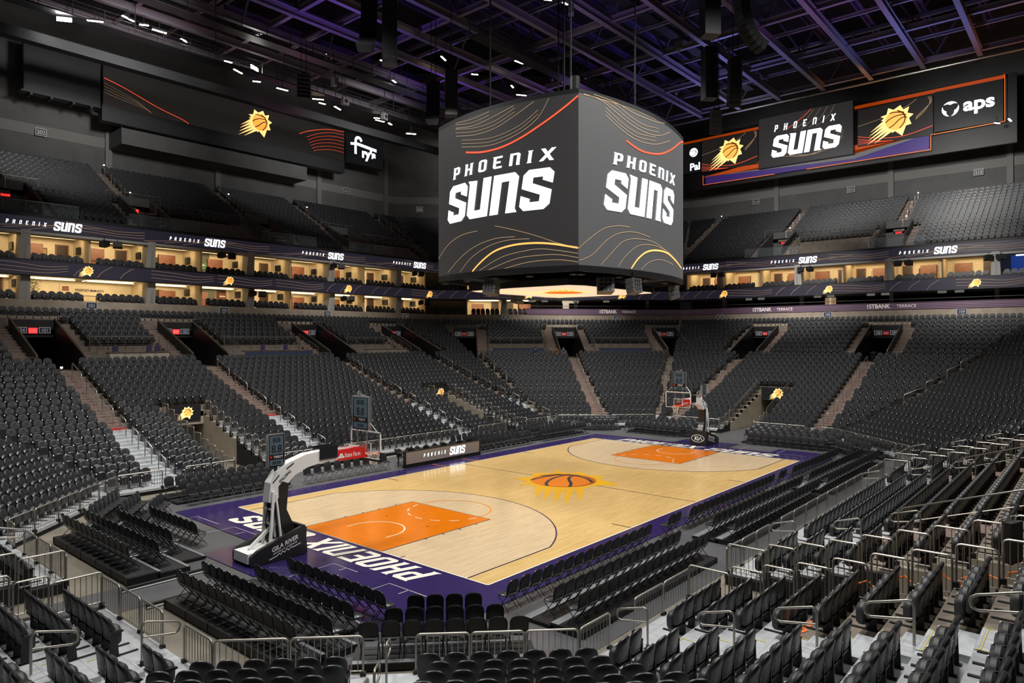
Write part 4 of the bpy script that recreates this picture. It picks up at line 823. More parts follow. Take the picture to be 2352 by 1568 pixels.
        for ox, oz in ((0, .05), (-.07, -.04), (.07, -.04)): b.shape([(ox+.075*math.cos(a*PI/6), oz+.05*math.sin(a*PI/6)) for a in range(12)], lambda x, y: Vector((-13.87+sd*.52-x*sd, sd*.195, 3.17+y)))
        b.obj('arm_lettering', 'ink_white', t)
        b = B(); text_mesh('SPALDING', .11, lambda x, y: Vector((-16.72-(x*.78-y*.62)*sd if sd < 0 else -16.72-(x*.78+y*.62), sd*.207, 2.72+(x*.62 if sd < 0 else -x*.62)+y*.78)), b, ex=.012, sx=.8); b.obj('arm_mark', 'ink_black', t)
    b = B(); g = lambda x, y: Vector((-16.105-y*.09, x, .50+y)); 
    el = lambda rx, ry: [(rx*math.cos(a*PI/16), ry*math.sin(a*PI/16)) for a in range(32)]
    b.shape([el(.50, .27), el(.455, .232)[::-1]], g); text_mesh('KI', .27, lambda x, y: g(x-.10, y-.13), b, ex=.035, sx=.9)
    b.ribbon([(.08, -.13), (.20, .13), (.33, -.13)], .07, g); b.obj('front_emblem', 'ink_white', t)
    b = B(); g = lambda x, y: Vector((-16.400-(y-1.0)*.467, x, y)); b.shape([[(x, y*.9+1.32) for x, y in el(.19, .11)], [(x, y*.9+1.32) for x, y in el(.165, .09)][::-1]], g); text_mesh('FOX', .09, lambda x, y: g(x, y+1.28), b, ex=.01); text_mesh('ARIZONA', .08, lambda x, y: g(x, y+1.1), b, ex=.01, sx=.9); b.obj('mast_emblem', 'ink_white', t)
    b = B(); text_mesh('NBA', .2, lambda x, y: Vector((-17.30, y*.9-.06, 1.35-x)), b, ex=.01, sx=.8); b.obj('mast_lettering', 'ink_white', t)
    return t
hoop('white arm basketball hoop on black padded base at the near end', 0)
hoop('white arm basketball hoop on black padded base at the far end', PI)
# ================================================================= scorers table and bench things
t = thing('scorers_table', 'long scorers table with lit advertising front on the far sideline', 'table', (0, 9.2, .03))
b = B(); b.box(-3.25, 3.25, -.02, .10, .06, .96); b.obj('housing', 'black_gloss', t)
b = B(); b.poly([(-3.12, -.03, .20), (3.12, -.03, .20), (3.12, -.03, .90), (-3.12, -.03, .90)]); b.obj('led_panel', 'led_warm', t)
b = B(); b.hexa([(-3.25, -.08, 0), (3.25, -.08, 0), (3.25, .14, 0), (-3.25, .14, 0), (-3.25, -.05, .12), (3.25, -.05, .12), (3.25, .14, .12), (-3.25, .14, .12)]); b.obj('plinth', 'black', t)
b = B(); b.box(-3.25, 3.25, .02, .75, .80, .84); b.obj('table_top', 'black', t)
b = B(); [b.bar((x, .7, 0), (x, .7, .8), .05) for x in (-3.1, -1, 1, 3.1)]; b.obj('leg', 'chair_frame', t)
b = logo_line(frame((0.05, -.04, .56), (1, 0, 0), (0, 0, 1)), 3.6, .50); b.obj('lettering', 'lit_white', t)
for q, x in enumerate((-2.4, -1.2, .3, 1.7, 2.6)):
    t2 = thing('desk_monitor', 'small black monitor, %s from the left on the scorers table' % ORD[q+1], 'monitor', (x, 9.55, .875), 0, 'monitors on the scorers table'); b = B(); b.hexa([(-.25, -.02, .06), (.25, -.02, .06), (.25, .02, .06), (-.25, .02, .06), (-.22, .0, .17), (.22, .0, .17), (.22, .04, .17), (-.22, .04, .17)]); b.obj('screen', 'black_gloss', t2); b = B(); b.box(-.08, .08, -.03, .08, 0, .065); b.obj('stand', 'black', t2)
# ================================================================= hanging scoreboard
AX, BY, ZB, ZT = 4.98, 4.45, 10.88, 18.45
sb = thing('hanging_scoreboard', 'huge four-sided centre hung video scoreboard above midcourt', 'scoreboard', (0, 0, 0))
def face(side):
    if side == 'left': e0, e1, n = Vector((-AX, BY, 0)), Vector((-AX, -BY, 0)), Vector((-1, 0, 0))
    elif side == 'right': e0, e1, n = Vector((-AX, -BY, 0)), Vector((AX, -BY, 0)), Vector((0, -1, 0))
    elif side == 'back': e0, e1, n = Vector((AX, -BY, 0)), Vector((AX, BY, 0)), Vector((1, 0, 0))
    else: e0, e1, n = Vector((AX, BY, 0)), Vector((-AX, BY, 0)), Vector((0, 1, 0))
    Lg = (e1-e0).length; u = (e1-e0)/Lg; sag = .78
    def f(x, z, off=0):    # x in [-1,1] across
        return e0+u*(x+1)/2*Lg+n*(sag*(1-x*x)+off)+Vector((0, 0, ZB+z*(ZT-ZB)))
    return f, Lg
SBL = {'l': { 'red': [(-0.406, 0.779), (-0.143, 0.751), (0.127, 0.751), (0.385, 0.786), (0.648, 0.853), (0.86, 0.924), (0.999, 0.982)], 'amb': [(-0.294, 0.003), (-0.143, 0.061), (0.048, 0.115), (0.278, 0.14), (0.52, 0.143), (0.741, 0.13), (0.999, 0.098)], 't1': [(-0.486, 0.824), (-0.121, 0.785), (0.127, 0.785), (0.385, 0.821), (0.585, 0.889), (0.703, 0.993)], 't2': [(-0.598, 0.91), (-0.258, 0.874), (0.048, 0.879), (0.314, 0.929), (0.536, 0.988)], 't3': [(-0.598, 0.962), (-0.306, 0.936), (-0.035, 0.947), (0.296, 0.988)], 'b1': [(-1.0, 0.121), (-0.752, 0.204), (-0.486, 0.247), (-0.211, 0.257)], 'b2': [(-0.768, 0.015), (-0.486, 0.106), (-0.234, 0.162), (0.048, 0.192), (0.314, 0.191)], 'b3': [(-0.513, 0.008), (-0.306, 0.092), (-0.035, 0.151), (0.223, 0.174), (0.487, 0.17)], 'b4': [(0.048, 0.272), (0.314, 0.231), (0.569, 0.184), (0.801, 0.132), (0.999, 0.1)], 'b5': [(-0.177, 0.003), (0.127, 0.071), (0.419, 0.099), (0.648, 0.103), (0.999, 0.066)], 'b6': [(-0.035, 0.002), (0.314, 0.055), (0.569, 0.067), (0.801, 0.064), (0.999, 0.041)], 'b7': [(0.185, 0.002), (0.487, 0.031), (0.801, 0.034), (0.999, 0.016)],},'r': { 'red': [(-0.415, 0.789), (-0.223, 0.759), (-0.016, 0.761), (0.232, 0.793), (0.508, 0.863), (0.839, 0.984)], 'amb': [(-0.339, 0.006), (-0.223, 0.075), (-0.071, 0.125), (0.133, 0.147), (0.38, 0.145), (0.656, 0.109), (0.89, 0.074)], 't1': [(-0.948, 1.0), (-0.75, 0.988), (-0.566, 0.945), (-0.361, 0.903), (-0.123, 0.882), (0.165, 0.902), (0.463, 0.974)], 't2': [(-0.835, 1.011), (-0.566, 1.001), (-0.247, 0.973), (0.102, 0.982), (0.304, 1.006)], 't3': [(-0.697, 0.909), (-0.467, 0.844), (-0.223, 0.814), (0.102, 0.836), (0.463, 0.915)], 'b1': [(-1.0, 0.096), (-0.884, 0.157), (-0.714, 0.227), (-0.527, 0.257), (-0.361, 0.26)], 'b2': [(-0.994, 0.025), (-0.851, 0.065), (-0.679, 0.16), (-0.507, 0.214), (-0.271, 0.235), (-0.016, 0.221)], 'b3': [(-0.75, 0.01), (-0.605, 0.094), (-0.446, 0.169), (-0.223, 0.197), (0.102, 0.192), (0.554, 0.127)], 'b4': [(-0.527, 0.011), (-0.404, 0.088), (-0.199, 0.158), (0.102, 0.174), (0.463, 0.146), (0.839, 0.086)], 'b5': [(-0.174, 0.009), (-0.016, 0.064), (0.232, 0.092), (0.554, 0.078)],},}
for nm, mt in (('left', 'led_dark'), ('right', 'led_grey'), ('back', 'led_dark'), ('rear', 'led_dark')):  # right face gets a paler grey for the light it reflects
    f, Lg = face(nm); b = B(); n = 40
    vs = [f(-1+2*i/n, z) for i in range(n+1) for z in (0, 1)]; b.add(vs, [(2*i, 2*i+2, 2*i+3, 2*i+1) for i in range(n)]); pn_ = b.obj('screen_'+nm if False else 'screen_face', mt, sb, 60)
    if nm not in ('left', 'right'): continue
    Hh = ZT-ZB; fn = lambda x, y: f(x, y, .02)
    xs, ss = (1, 0)
    # lettering: box centre / size in face units
    if nm == 'left': cx, w, y0 = 0, 1.545, .34
    else: cx, w, y0 = -.07, 1.31, .342
    gl = lambda x, y: f(cx+x, y, .035)
    b = B(); n_ = wwid('SUNS', 1, .07); hs = .243; sh = .17*hs*(ZT-ZB)/(Lg/2)
    def wd(b, txt, x, y, hh, gap, wx):   # widths given directly in face units
        for ch in txt:
            wv, loops = G[ch]; b.shape([[(x+px*wx+py*sh*hh/hs, y+py*hh) for px, py in l] for l in loops], gl); x += wv*wx+gap
        return x
    wx = (w-sh-.035*3)/sum(G[c][0] for c in 'SUNS'); wd(b, 'SUNS', -w/2, y0, hs, .035, wx)
    b.obj('large_lettering', 'lit_white', pn_)
    b = B(); hp = .073; wl = .245; tot = sum(G[c][0]*wl for c in 'phoenix'); gp = (w*.90-tot)/6; wd(b, 'phoenix', -w/2+.13, .625, hp, gp, wl); b.obj('small_lettering', 'lit_white', pn_)
    def line(pts, wd_, m, name='light_line'):
        q = []
        for i in range(len(pts)-1):
            p0, p1, p2, p3 = pts[max(0, i-1)], pts[i], pts[i+1], pts[min(len(pts)-1, i+2)]
            for k in range(8): t = k/8; q.append(tuple(.5*((2*p1[a])+(-p0[a]+p2[a])*t+(2*p0[a]-5*p1[a]+4*p2[a]-p3[a])*t*t+(-p0[a]+3*p1[a]-3*p2[a]+p3[a])*t**3) for a in (0, 1)))
        q.append(pts[-1]); b = B(); b.ribbon([(x, y) for x, y in q], wd_, fn); b.obj(name, m, pn_)
    for key, pts in SBL[nm[0]].items():
        line(pts if nm == 'left' or key != 'red' else pts[:-1]+[(.8, .955), (.99, .998)], .011 if key in ('red', 'amb') else .0032, {'red': 'lit_red', 'amb': 'lit_amber'}.get(key, 'lit_gold'))
        if key[0] == 't':
            for o in (.022, .045): line([(x, min(.995, y+o)) for x, y in pts[:-1]], .0026, 'lit_gold')
for z, dz in ((0, -.14), (1, .10)):
  fr = B()
  for nm in ('left', 'right', 'back', 'rear'):
    f, Lg = face(nm)
    if 1:
        n = 24
        for i in range(n): a, c = f(-1+2*i/n, z, -.06), f(-1+2*(i+1)/n, z, -.06); fr.bar(a+Vector((0, 0, dz)), c+Vector((0, 0, dz)), .12, abs(dz)*2)
  fr.obj('rim_frame', 'black', sb)
b = B()
for x in (-1, 1):
    for y in (-1, 1): b.bar((x*AX*.9, y*BY*.9, ZB-.1), (x*AX*.9, y*BY*.9, ZT), .25)
for z in (ZB+.05, ZT-.2): 
    for x in (-1, 0, 1): b.bar((x*AX*.8, -BY*.95, z), (x*AX*.8, BY*.95, z), .2); b.bar((-AX*.95, x*BY*.8, z), (AX*.95, x*BY*.8, z), .2)
b.obj('inner_truss', 'black', sb)
b = B(); b.box(-AX*.98, AX*.98, -BY*.98, BY*.98, ZB-.02, ZB+.06); b.box(-AX*.98, AX*.98, -BY*.98, BY*.98, ZT-.05, ZT); b.obj('inner_deck', 'black', sb)
b = B(); fr2 = [(-4.0, -3.2), (-3.2, -3.6), (3.2, -3.6), (4.0, -3.2), (4.2, 0), (4.0, 3.2), (3.2, 3.6), (-3.2, 3.6), (-4.0, 3.2), (-4.2, 0)]
b.loft([[(x, y, ZB-.75) for x, y in fr2], [(x, y, ZB-.45) for x, y in fr2]]); b.obj('under_screen_housing', 'black', sb)
b = B(); b.shape([(x*.97, y*.97) for x, y in fr2], lambda x, y: (x, y, ZB-.76), flip=True); us = b.obj('under_screen', 'lit_cream', sb)
b = B(); b.shape([(x*.55, y*.55) for x, y in SUN_O], lambda x, y: (x, y, ZB-.775), flip=True); b.obj('sun_image', 'lit_amber', us)
b = B(); b.shape([(1.0*math.cos(a*PI/16), 1.0*math.sin(a*PI/16)) for a in range(32)], lambda x, y: (x, y, ZB-.785), flip=True); b.obj('ball_image', 'lit_orange', us)
for k in range(8): b = B(); b.ribbon([(-3.8+.2*k, 3.1-.25*k), (-1, 2.3-.28*k), (2, 2.8-.3*k), (3.6, 2.9-.3*k)], .05, lambda x, y: (x, y, ZB-.772)); b.obj('light_line', 'lit_amber', us)
def speaker_cluster(lab, x, y, z, rz, n, grp):   # curved hanging line of cabinets
    t = thing('speaker_cluster', lab, 'speakers', (x, y, z), rz, grp)
    for k in range(n):
        a = .10+.11*k; o = Vector((0, .30*math.sin(a*.9)*k*.35, -.24*k*math.cos(a*.4))); b = B(); c, s_ = math.cos(a), math.sin(a)
        R = lambda p: (p[0], o.y+p[1]*c-p[2]*s_, o.z+p[1]*s_+p[2]*c)
        b.hexa([R(p) for p in ((-.34, -.22, -.11), (.34, -.22, -.11), (.40, .22, -.11), (-.40, .22, -.11), (-.34, -.22, .11), (.34, -.22, .11), (.40, .22, .11), (-.40, .22, .11))]); cb = b.obj('cabinet', 'speaker_grey', t)
        b = B(); 
        for q in (-.2, 0, .2): b.shape([(q+.08*math.cos(v*PI/5), .08*math.sin(v*PI/5)) for v in range(10)], lambda xx, yy: R((xx, .225, yy)))
        b.obj('grille', 'black', cb)
    b = B(); b.bar((0, 0, 0), (0, 0, .45), .08); b.obj('hanger', 'black', t); return t
for q, (x, y, rz) in enumerate(((-AX*.99-.35, .4, PI/2), (-1.6, -BY-.75, PI), (-AX*.55, -BY*.98, 2.4), (AX*.75, -BY*.95-.3, -2.5), (1.5, BY*1.0, 0))): speaker_cluster('short grey curved speaker cluster %s under the hanging scoreboard rim' % ('at the left face of', 'below the right face', 'at the near corner', 'at the far right corner', 'behind')[q].replace(' of', ''), x, y, ZB-.55, rz, 3, 'speaker clusters under the scoreboard')
b = B()
for nm in ('left', 'right'):
    f, Lg = face(nm)
    for x in (-.92, -.45, .0, .45, .92): p = f(x, 0, -.25); b.box(p.x-.13, p.x+.13, p.y-.13, p.y+.13, ZB-.42, ZB-.36)
b.obj('down_light', 'speaker_grey', sb)
b = B()
for x in (-1, 1):
    for y in (-1, 1): b.tube([(x*3, y*2.6, ZT), (x*3, y*2.6, 34)], .045, 5)
b.tube([(0, 0, ZT), (0, 0, 34)], .06, 5); b.tube([(-4.6, -4.0, ZT), (-4.6, -4.0, ZT+.9)], .22, 8); b.obj('hoist_cable', 'black', sb)
# ================================================================= suite levels
def ring(b, d0, d1, z0, z1, sides=('LN', 'L', 'LF', 'F', 'RF'), faces='fbtk'):
    for k in sides:
        a0, a1 = span(k, d0); c0, c1 = span(k, d1)
        if 'f' in faces: b.poly([P(k, a0, d0, z0), P(k, a1, d0, z0), P(k, a1, d0, z1), P(k, a0, d0, z1)])
        if 't' in faces: b.poly([P(k, a0, d0, z1), P(k, a1, d0, z1), P(k, c1, d1, z1), P(k, c0, d1, z1)])
        if 'b' in faces: b.poly([P(k, a0, d0, z0), P(k, a1, d0, z0), P(k, c1, d1, z0), P(k, c0, d1, z0)])
        if 'k' in faces: b.poly([P(k, c0, d1, z0), P(k, c1, d1, z0), P(k, c1, d1, z1), P(k, c0, d1, z1)])
b = B(); ring(b, 27, 27.5, TZ[27]-.2, 10.66); struct(b, 'wall_front_band', 'band')
b = B(); ring(b, 27.2, 28.35, 10.2, 10.33, faces='t'); ring(b, 28.35, 29.3, 10.3, 10.53, faces='ft'); ring(b, 29.3, 32.5, 10.50, 10.60, faces='ft'); ring(b, 27.2, 28.35, 13.2, 13.30, faces='t'); ring(b, 28.35, 29.3, 13.2, 13.50, faces='ft'); ring(b, 29.3, 32.5, 13.4, 13.60, faces='ft'); struct(b, 'floor_suites', 'suite_floor')
b = B(); ring(b, 27.6, 32.5, 12.62, 12.70, faces='b'); ring(b, 28.2, 32.5, 16.08, 16.10, faces='b'); struct(b, 'ceiling_suites', 'suite_ceiling')
b = B(); ring(b, 26.95, 27.6, 12.50, 12.56, faces='fbt'); ring(b, 27.0, 27.6, 13.62, 13.75, faces='ftk'); ring(b, 27.75, 28.6, 15.98, 16.04, faces='fbt'); ring(b, 27.8, 28.9, 17.1, 17.35, faces='ft'); struct(b, 'trim_5', 'black')
b = B(); ring(b, 27.6, 28.9, 15.78, 15.98, faces='fb'); struct(b, 'trim_6', 'column')
b = B(); ring(b, 27.0, 27.5, 12.56, 13.62, faces='fbt'); struct(b, 'ribbon_screen_lower', 'led_ribbon')
b = B(); ring(b, 27.8, 28.5, 16.04, 17.1, faces='fbt'); struct(b, 'ribbon_screen_upper', 'led_ribbon')
wl = B(); dk = B(); tn = B()
for k in ('LN', 'L', 'LF', 'F', 'RF'):
    a0, a1 = span(k, 32)
    for lev, z0, z1 in ((0, 10.6, 12.66), (1, 13.6, 16.1)):
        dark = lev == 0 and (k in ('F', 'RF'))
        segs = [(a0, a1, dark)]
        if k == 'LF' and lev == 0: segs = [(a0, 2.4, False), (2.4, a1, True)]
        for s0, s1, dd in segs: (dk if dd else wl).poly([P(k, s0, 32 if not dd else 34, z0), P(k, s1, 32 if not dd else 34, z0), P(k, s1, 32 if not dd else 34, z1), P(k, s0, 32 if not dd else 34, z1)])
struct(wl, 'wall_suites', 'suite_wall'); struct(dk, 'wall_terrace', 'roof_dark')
LEVN = {0: 'lower', 1: 'upper'}
WH = {'L': 'far sideline', 'LF': 'far corner', 'F': 'far end'}
def fbox(b, k, s0, s1, d0, d1, z0, z1): b.hexa([P(k, s0, d0, z0), P(k, s1, d0, z0), P(k, s1, d1, z0), P(k, s0, d1, z0), P(k, s0, d0, z1), P(k, s1, d0, z1), P(k, s1, d1, z1), P(k, s0, d1, z1)])
walls = B(); strips = B(); cols = B(); rnd = random.Random(3)
for k in ('LN', 'L', 'LF', 'F'):
    a0, a1 = span(k, 28); s = math.floor(a0/4.65)*4.65+.1; j = 0
    while s < a1+2:
        for lev, z0, z1 in ((0, 10.6, 12.64), (1, 13.6, 16.08)):
            dark = lev == 0 and (k in ('F', 'RF') or (k == 'LF' and s > 2))
            if not (a0+.3 < s < a1-.3): continue
            big = (j % 2 == 0)
            if dark:
                if big: fbox(cols, k, s-.18, s+.18, 29.0, 29.4, z0, z1)
                continue
            fbox(walls, k, s-.08, s+.08, 28.3, 32, z0, z1) if not (k == 'L' and lev == 0 and -10 < s < -8.5) else None
            if big: 
                cols.hexa([P(k, s-.42, 28.0, z0), P(k, s+.42, 28.0, z0), P(k, s+.42, 28.8, z0), P(k, s-.42, 28.8, z0), P(k, s-.30, 27.6, z1), P(k, s+.30, 27.6, z1), P(k, s+.30, 28.8, z1), P(k, s-.30, 28.8, z1)])
            if s+4.65 < a1:
                tag_ = 'the %s suite, %s bay, %s' % (LEVN[lev], ORD[j+1], WH.get(k, 'left corner')); c0 = P(k, s+2.3, 31, z0)
                if not inview(c0, 350): continue
                t = thing('suite_light', 'warm ceiling strip light in '+tag_, 'ceiling light', P(k, s+2.32, 30.2, z1-.02), ang(k), 'ceiling strip lights of the suites')
                b = B(); b.box(-1.7, 1.7, -.06, .06, -.04, 0); b.box(-1.9, -1.8, -.06, 1.2, -.04, 0) if rnd.random() > .5 else None; b.obj('diffuser', 'strip', t); b = B(); b.box(-1.9, 1.9, .07, .16, -.14, 0); b.obj('cove', 'suite_ceiling', t)
                pl_ = P(k, s+2.32, 29.0, z1-.12); light('AREA', pl_, 75, (1, .80, .48), 3.4, P(k, s+2.32, 32.4, z0+.6), spread=130, sy=.25)
                r = rnd.random()
                if k == 'L' and lev == 0 and -14.5 < s < -8:
                    continue
                so = s+(1.5 if r < .5 else 3.0)
                t = thing('wall_cabinet', 'reddish wood bar cabinet in '+tag_, 'cabinet', P(k, so, 31.9, z0), ang(k)); h = z1-z0
                b = B(); b.box(-.75, .75, -.25, 0, 0, h*.78); b.obj('body', 'wood_panel', t); b = B(); b.box(-.78, .78, -.30, 0, .86, .92); b.obj('counter', 'wood_dark', t)
                sq = s+(3.7 if r < .5 else 1.0)
                t = thing('suite_door', 'dark wood door in '+tag_, 'door', P(k, sq, 31.95, z0), ang(k)); b = B(); b.box(-.42, .42, -.06, 0, 0, 1.95); b.obj('panel', 'wood_dark', t); b = B(); b.box(-.5, -.42, -.08, 0, 0, 2.02); b.box(.42, .5, -.08, 0, 0, 2.02); b.box(-.5, .5, -.08, 0, 1.95, 2.02); b.obj('frame', 'wood_panel', t)
                t = thing('television', 'black wall television in '+tag_, 'television', P(k, s+4.5, 30.0+r, z0+1.45), ang(k)); b = B(); b.box(-.06, 0, -.5, .5, -.3, .3); b.obj('casing', 'black', t); b = B(); b.box(-.067, -.06, -.46, .46, -.26, .26); b.obj('screen', 'screen', t)
                if r > .45:
                    t = thing('picture_frame', 'framed picture beside the door in '+tag_, 'picture', P(k, s+2.35, 31.97, z0+1.3), ang(k)); b = B(); b.box(-.28, .28, -.03, 0, -.35, .35); b.obj('frame', 'black', t); b = B(); b.box(-.22, .22, -.035, -.03, -.28, .28); b.obj('print', ('suite_tan', 'paper', 'cloth_ochre', 'wood_panel')[j % 4], t)
        s += 4.65; j += 1
struct(walls, 'wall_partitions', 'suite_wall'); struct(cols, 'wall_columns', 'column')
gb = B()
for k in ('L', 'F', 'LF'):
    a0, a1 = span(k, 27.9); s = math.floor(a0/4.65)*4.65+.1
    while s < a1:
        for z0, z1 in ((10.6, 11.9), (13.6, 15.3)):
            if k == 'L' or z0 > 13: fbox(gb, k, s-.012, s+.012, 27.3, 28.2, z0, z1)
        s += 9.3
struct(gb, 'wall_glass_fins', 'rail_glass')
# named suite wall with bronze letters, tree, boards
c = P('L', -8.3, 31.88, 11.85); t = thing('wall_sign', 'dark lettered company sign on the cream wall of a left lower suite', 'sign', c, ang('L')); b = B(); b.box(-2.0, 2.0, 0, .05, -.45, .5); b.obj('backing', 'suite_wall', t)
b = text_mesh('FREEPORT-McMoRAN', .21, lambda x, y: (x+.25, -.03, y-.1), ex=.018, sx=.82); b.obj('lettering', 'ink_black', t); b = B(); b.box(-1.85, -1.35, -.03, 0, -.12, .28); b.obj('emblem', 'wood_panel', t)
t = thing('potted_tree', 'leafy potted tree beside the left column of the lower suite', 'plant', P('L', -13.0, 28.9, 10.6)); b = B(); b.tube([(0, 0, .3), (.03, 0, 1.2)], .03, 6); b.obj('trunk', 'wood_dark', t); b = B(); rr_ = random.Random(4)
for _ in range(160): p = Vector((rr_.gauss(0, .22), rr_.gauss(0, .22), 1.2+rr_.gauss(0, .42))); q = Vector((rr_.uniform(-1, 1), rr_.uniform(-1, 1), rr_.uniform(-1, .3))).normalized()*.16; w_ = q.orthogonal().normalized()*.035; b.add([p-w_, p+w_, p+q], [(0, 1, 2)])
b.obj('leaves', 'plant', t); b = B(); b.loft([[(.16*math.cos(a*PI/5), .16*math.sin(a*PI/5), 0) for a in range(10)], [(.22*math.cos(a*PI/5), .22*math.sin(a*PI/5), .35) for a in range(10)]]); b.obj('pot', 'black', t)
t = thing('wall_board', 'green lettered board on the stone wall of an upper suite', 'sign', P('L', 1.6, 31.8, 14.8), ang('L')); b = B(); b.box(-.75, .75, 0, .06, -.35, .3); b.obj('panel', 'green_board', t); b = B(); b.ribbon([(-.5, .08), (.5, .08)], .1, frame((0, -.01, 0), (1, 0, 0), (0, 0, 1))); b.obj('lettering', 'ink_white', t)
b = B(); fbox(b, 'L', .8, 2.6, 31.88, 31.95, 13.6, 16.0); tag(b.obj('stone_wall_panel', 'stone'), 'rough grey stone panel behind the green board', 'wall panel')
b = B(); fbox(b, 'L', 1.4, 3.2, 31.88, 31.95, 10.6, 12.6); tag(b.obj('stone_wall_panel', 'stone'), 'dark green stone panel on the back wall of a lower suite', 'wall panel')
t = thing('wall_board', 'small red board beside the dark stone panel', 'sign', P('L', 3.9, 31.8, 11.9), ang('L')); b = B(); b.box(-.4, .4, 0, .06, -.3, .3); b.obj('panel', 'wood_panel', t); b = B(); b.ribbon([(-.3, .0), (.3, .0)], .1, frame((0, -.01, 0), (1, 0, 0), (0, 0, 1))); b.obj('lettering', 'ink_white', t)
# ribbon graphics
def fr_at(k, s, d, z): (nx, ny), _ = SD[k]; return frame(P(k, s, d, z), (ny, -nx, 0), (0, 0, 1))
DIR = ['leftmost', 'second', 'third', 'fourth', 'fifth', 'sixth', 'seventh', 'eighth', 'ninth']
for q, (k, s) in enumerate((('L', -12.5), ('L', -.4), ('L', 13), ('L', 25.1), ('F', -16.6), ('F', -5.0), ('F', 8.35))):
    o = tag(logo_line(fr_at(k, s, 27.77, 16.58), 5.2, .72).obj('ribbon_lettering', 'lit_white'), 'glowing white team name on the upper ribbon screen, %s from the left' % ORD[q+1], 'lettering')
for q, (k, s) in enumerate((('L', -9.89), ('L', 2.05), ('L', 15.54), ('L', 27.48), ('LF', 3.12), ('LF', 14.85), ('F', -13.04), ('F', -1.08), ('F', 12.46))):
    t = thing('ribbon_emblem', 'small glowing sun ball emblem on the lower ribbon screen, %s from the left' % ORD[q+1], 'emblem', (0, 0, 0)); sun_logo(t, None, .27, 0, lift=[fr_at(k, s+.15, 26.97-.012*i, 13.12) for i in range(3)])
for k in ('L', 'LF', 'F'):
    for lev, zc, d in ((0, 13.09, 26.97), (1, 16.57, 27.77)):
        a0, a1 = span(k, d); g = fr_at(k, 0, d, zc); gl_ = B(); s = a0; r2 = random.Random(5+lev)
        while s < a1-3:
            typ = int((s-a0)/5.9) % 2
            for j in range(3):
                x = s+j*1.7; 
                if lev: pts = [(x, -.45), (x+1.5, -.30+.08*j), (x+3.2, -.1+.08*j), (x+5, .05+.06*j)] if typ == 0 else [(s, .45-.3*j), (s+2, .25-.22*j), (s+4, .1-.2*j), (s+6, .25-.25*j)]
                else: pts = [(x, -.48), (x+.25, -.1), (x+.7, .25), (x+1.1, .48)] if typ == 0 else [(s, .42-.3*j), (s+2, .33-.3*j), (s+4, .15-.24*j), (s+5.5, .3-.2*j)]
                pts = [(min(max(px, a0), a1), max(-.5, min(.5, py))) for px, py in pts]; gl_.ribbon([(px, max(-.5, min(.5, py))) for px, py in spl(pts, 5)], .018, g)
            s += 5.9
        tag(gl_.obj('ribbon_light_lines', 'lit_gold'), kind='structure')
# section numbers on the concrete band
for q_, (txt, k, s) in enumerate((('101', 'L', -9.51), ('102', 'L', 1.6), ('103', 'L', 12.89), ('104', 'L', 23.75), ('105', 'LF', .21), ('106', 'LF', 14.23), ('107', 'F', -13.46), ('108', 'F', -1.09), ('109', 'F', 11.39))):
    t = thing('section_number', 'black section number plate on the concrete band, %s from the left' % ORD[q_+1], 'sign', (0, 0, 0)); b = B(); b.shape([(-.42, -.27), (.42, -.27), (.42, .27), (-.42, .27)], fr_at(k, s, 26.97, 10.33)); b.obj('border', 'sign_grey', t)
    b = B(); b.shape([(-.38, -.23), (.38, -.23), (.38, .23), (-.38, .23)], fr_at(k, s, 26.96, 10.33)); b.obj('panel', 'sign_blue', t); text_mesh(txt, .28, fr_at(k, s, 26.95, 10.19), sx=.95, ex=.012).obj('number', 'sign_grey', t)
# terrace board
b = B()
for k, s0, s1 in (('LF', 2.8, span('LF', 27)[1]), ('F', span('F', 27)[0], span('F', 27)[1])): b.poly([P(k, s0, 26.93, 10.66), P(k, s1, 26.93, 10.66), P(k, s1, 26.93, 11.42), P(k, s0, 26.93, 11.42)])
struct(b, 'trim_7', 'terrace_board'); b = B()
for k, s0, s1 in (('LF', 2.8, span('LF', 27)[1]), ('F', span('F', 27)[0], span('F', 27)[1])):
    for z in (10.74, 10.90, 11.06, 11.2): b.poly([P(k, s0, 26.92, z), P(k, s1, 26.92, z), P(k, s1, 26.92, z+.045), P(k, s0, 26.92, z+.045)])
struct(b, 'trim_8', 'terrace_stripe')
for q, (k, s) in enumerate((('LF', 14.2), ('F', -7.2), ('F', 5.1))):
    t = thing('terrace_sign', 'faintly glowing terrace name on the purple board, %s from the left' % ORD[q+1], 'sign', (0, 0, 0))
    text_mesh('1STBANK', .44, lambda x, y: fr_at(k, s-1.15, 26.88, 10.86)(x, y), sx=.88, ex=.03).obj('bold_lettering', 'letter_glow', t); text_mesh('TERRACE', .33, lambda x, y: fr_at(k, s+1.5, 26.88, 10.88)(x, y), sx=.95).obj('thin_lettering', 'letter_glow', t)
b = B()
for k, s0, s1 in (('LF', 3, 21), ('F', -18, 19)): b.tube([P(k, s0, 27.3, 11.75), P(k, s1, 27.3, 11.75)], .03, 5); b.tube([P(k, s0, 27.9, 11.3), P(k, s1, 27.9, 11.3)], .02, 4)
tag(b.obj('terrace_rail', 'steel_rail'), 'thin steel rails along the dark terrace behind the purple board', 'railing')
for q, (k, s) in enumerate((('LF', 3.6), ('LF', 5.3), ('LF', 9.3), ('LF', 13.2), ('F', -10.5), ('F', -9.0), ('F', -2.6), ('F', -1.2), ('F', 2.9), ('F', 4.3), ('F', 9.5), ('F', 11.0))):
    b = B(); b.shape([(-.4, -.13), (.4, -.13), (.4, .13), (-.4, .13)], fr_at(k, s, 28.5, 12.42)); t = tag(b.obj('hanging_sign', 'sign_grey'), 'small pale sign hanging over the dark terrace, %s from the left' % ORD[q+1], 'sign', 'small signs over the terrace')
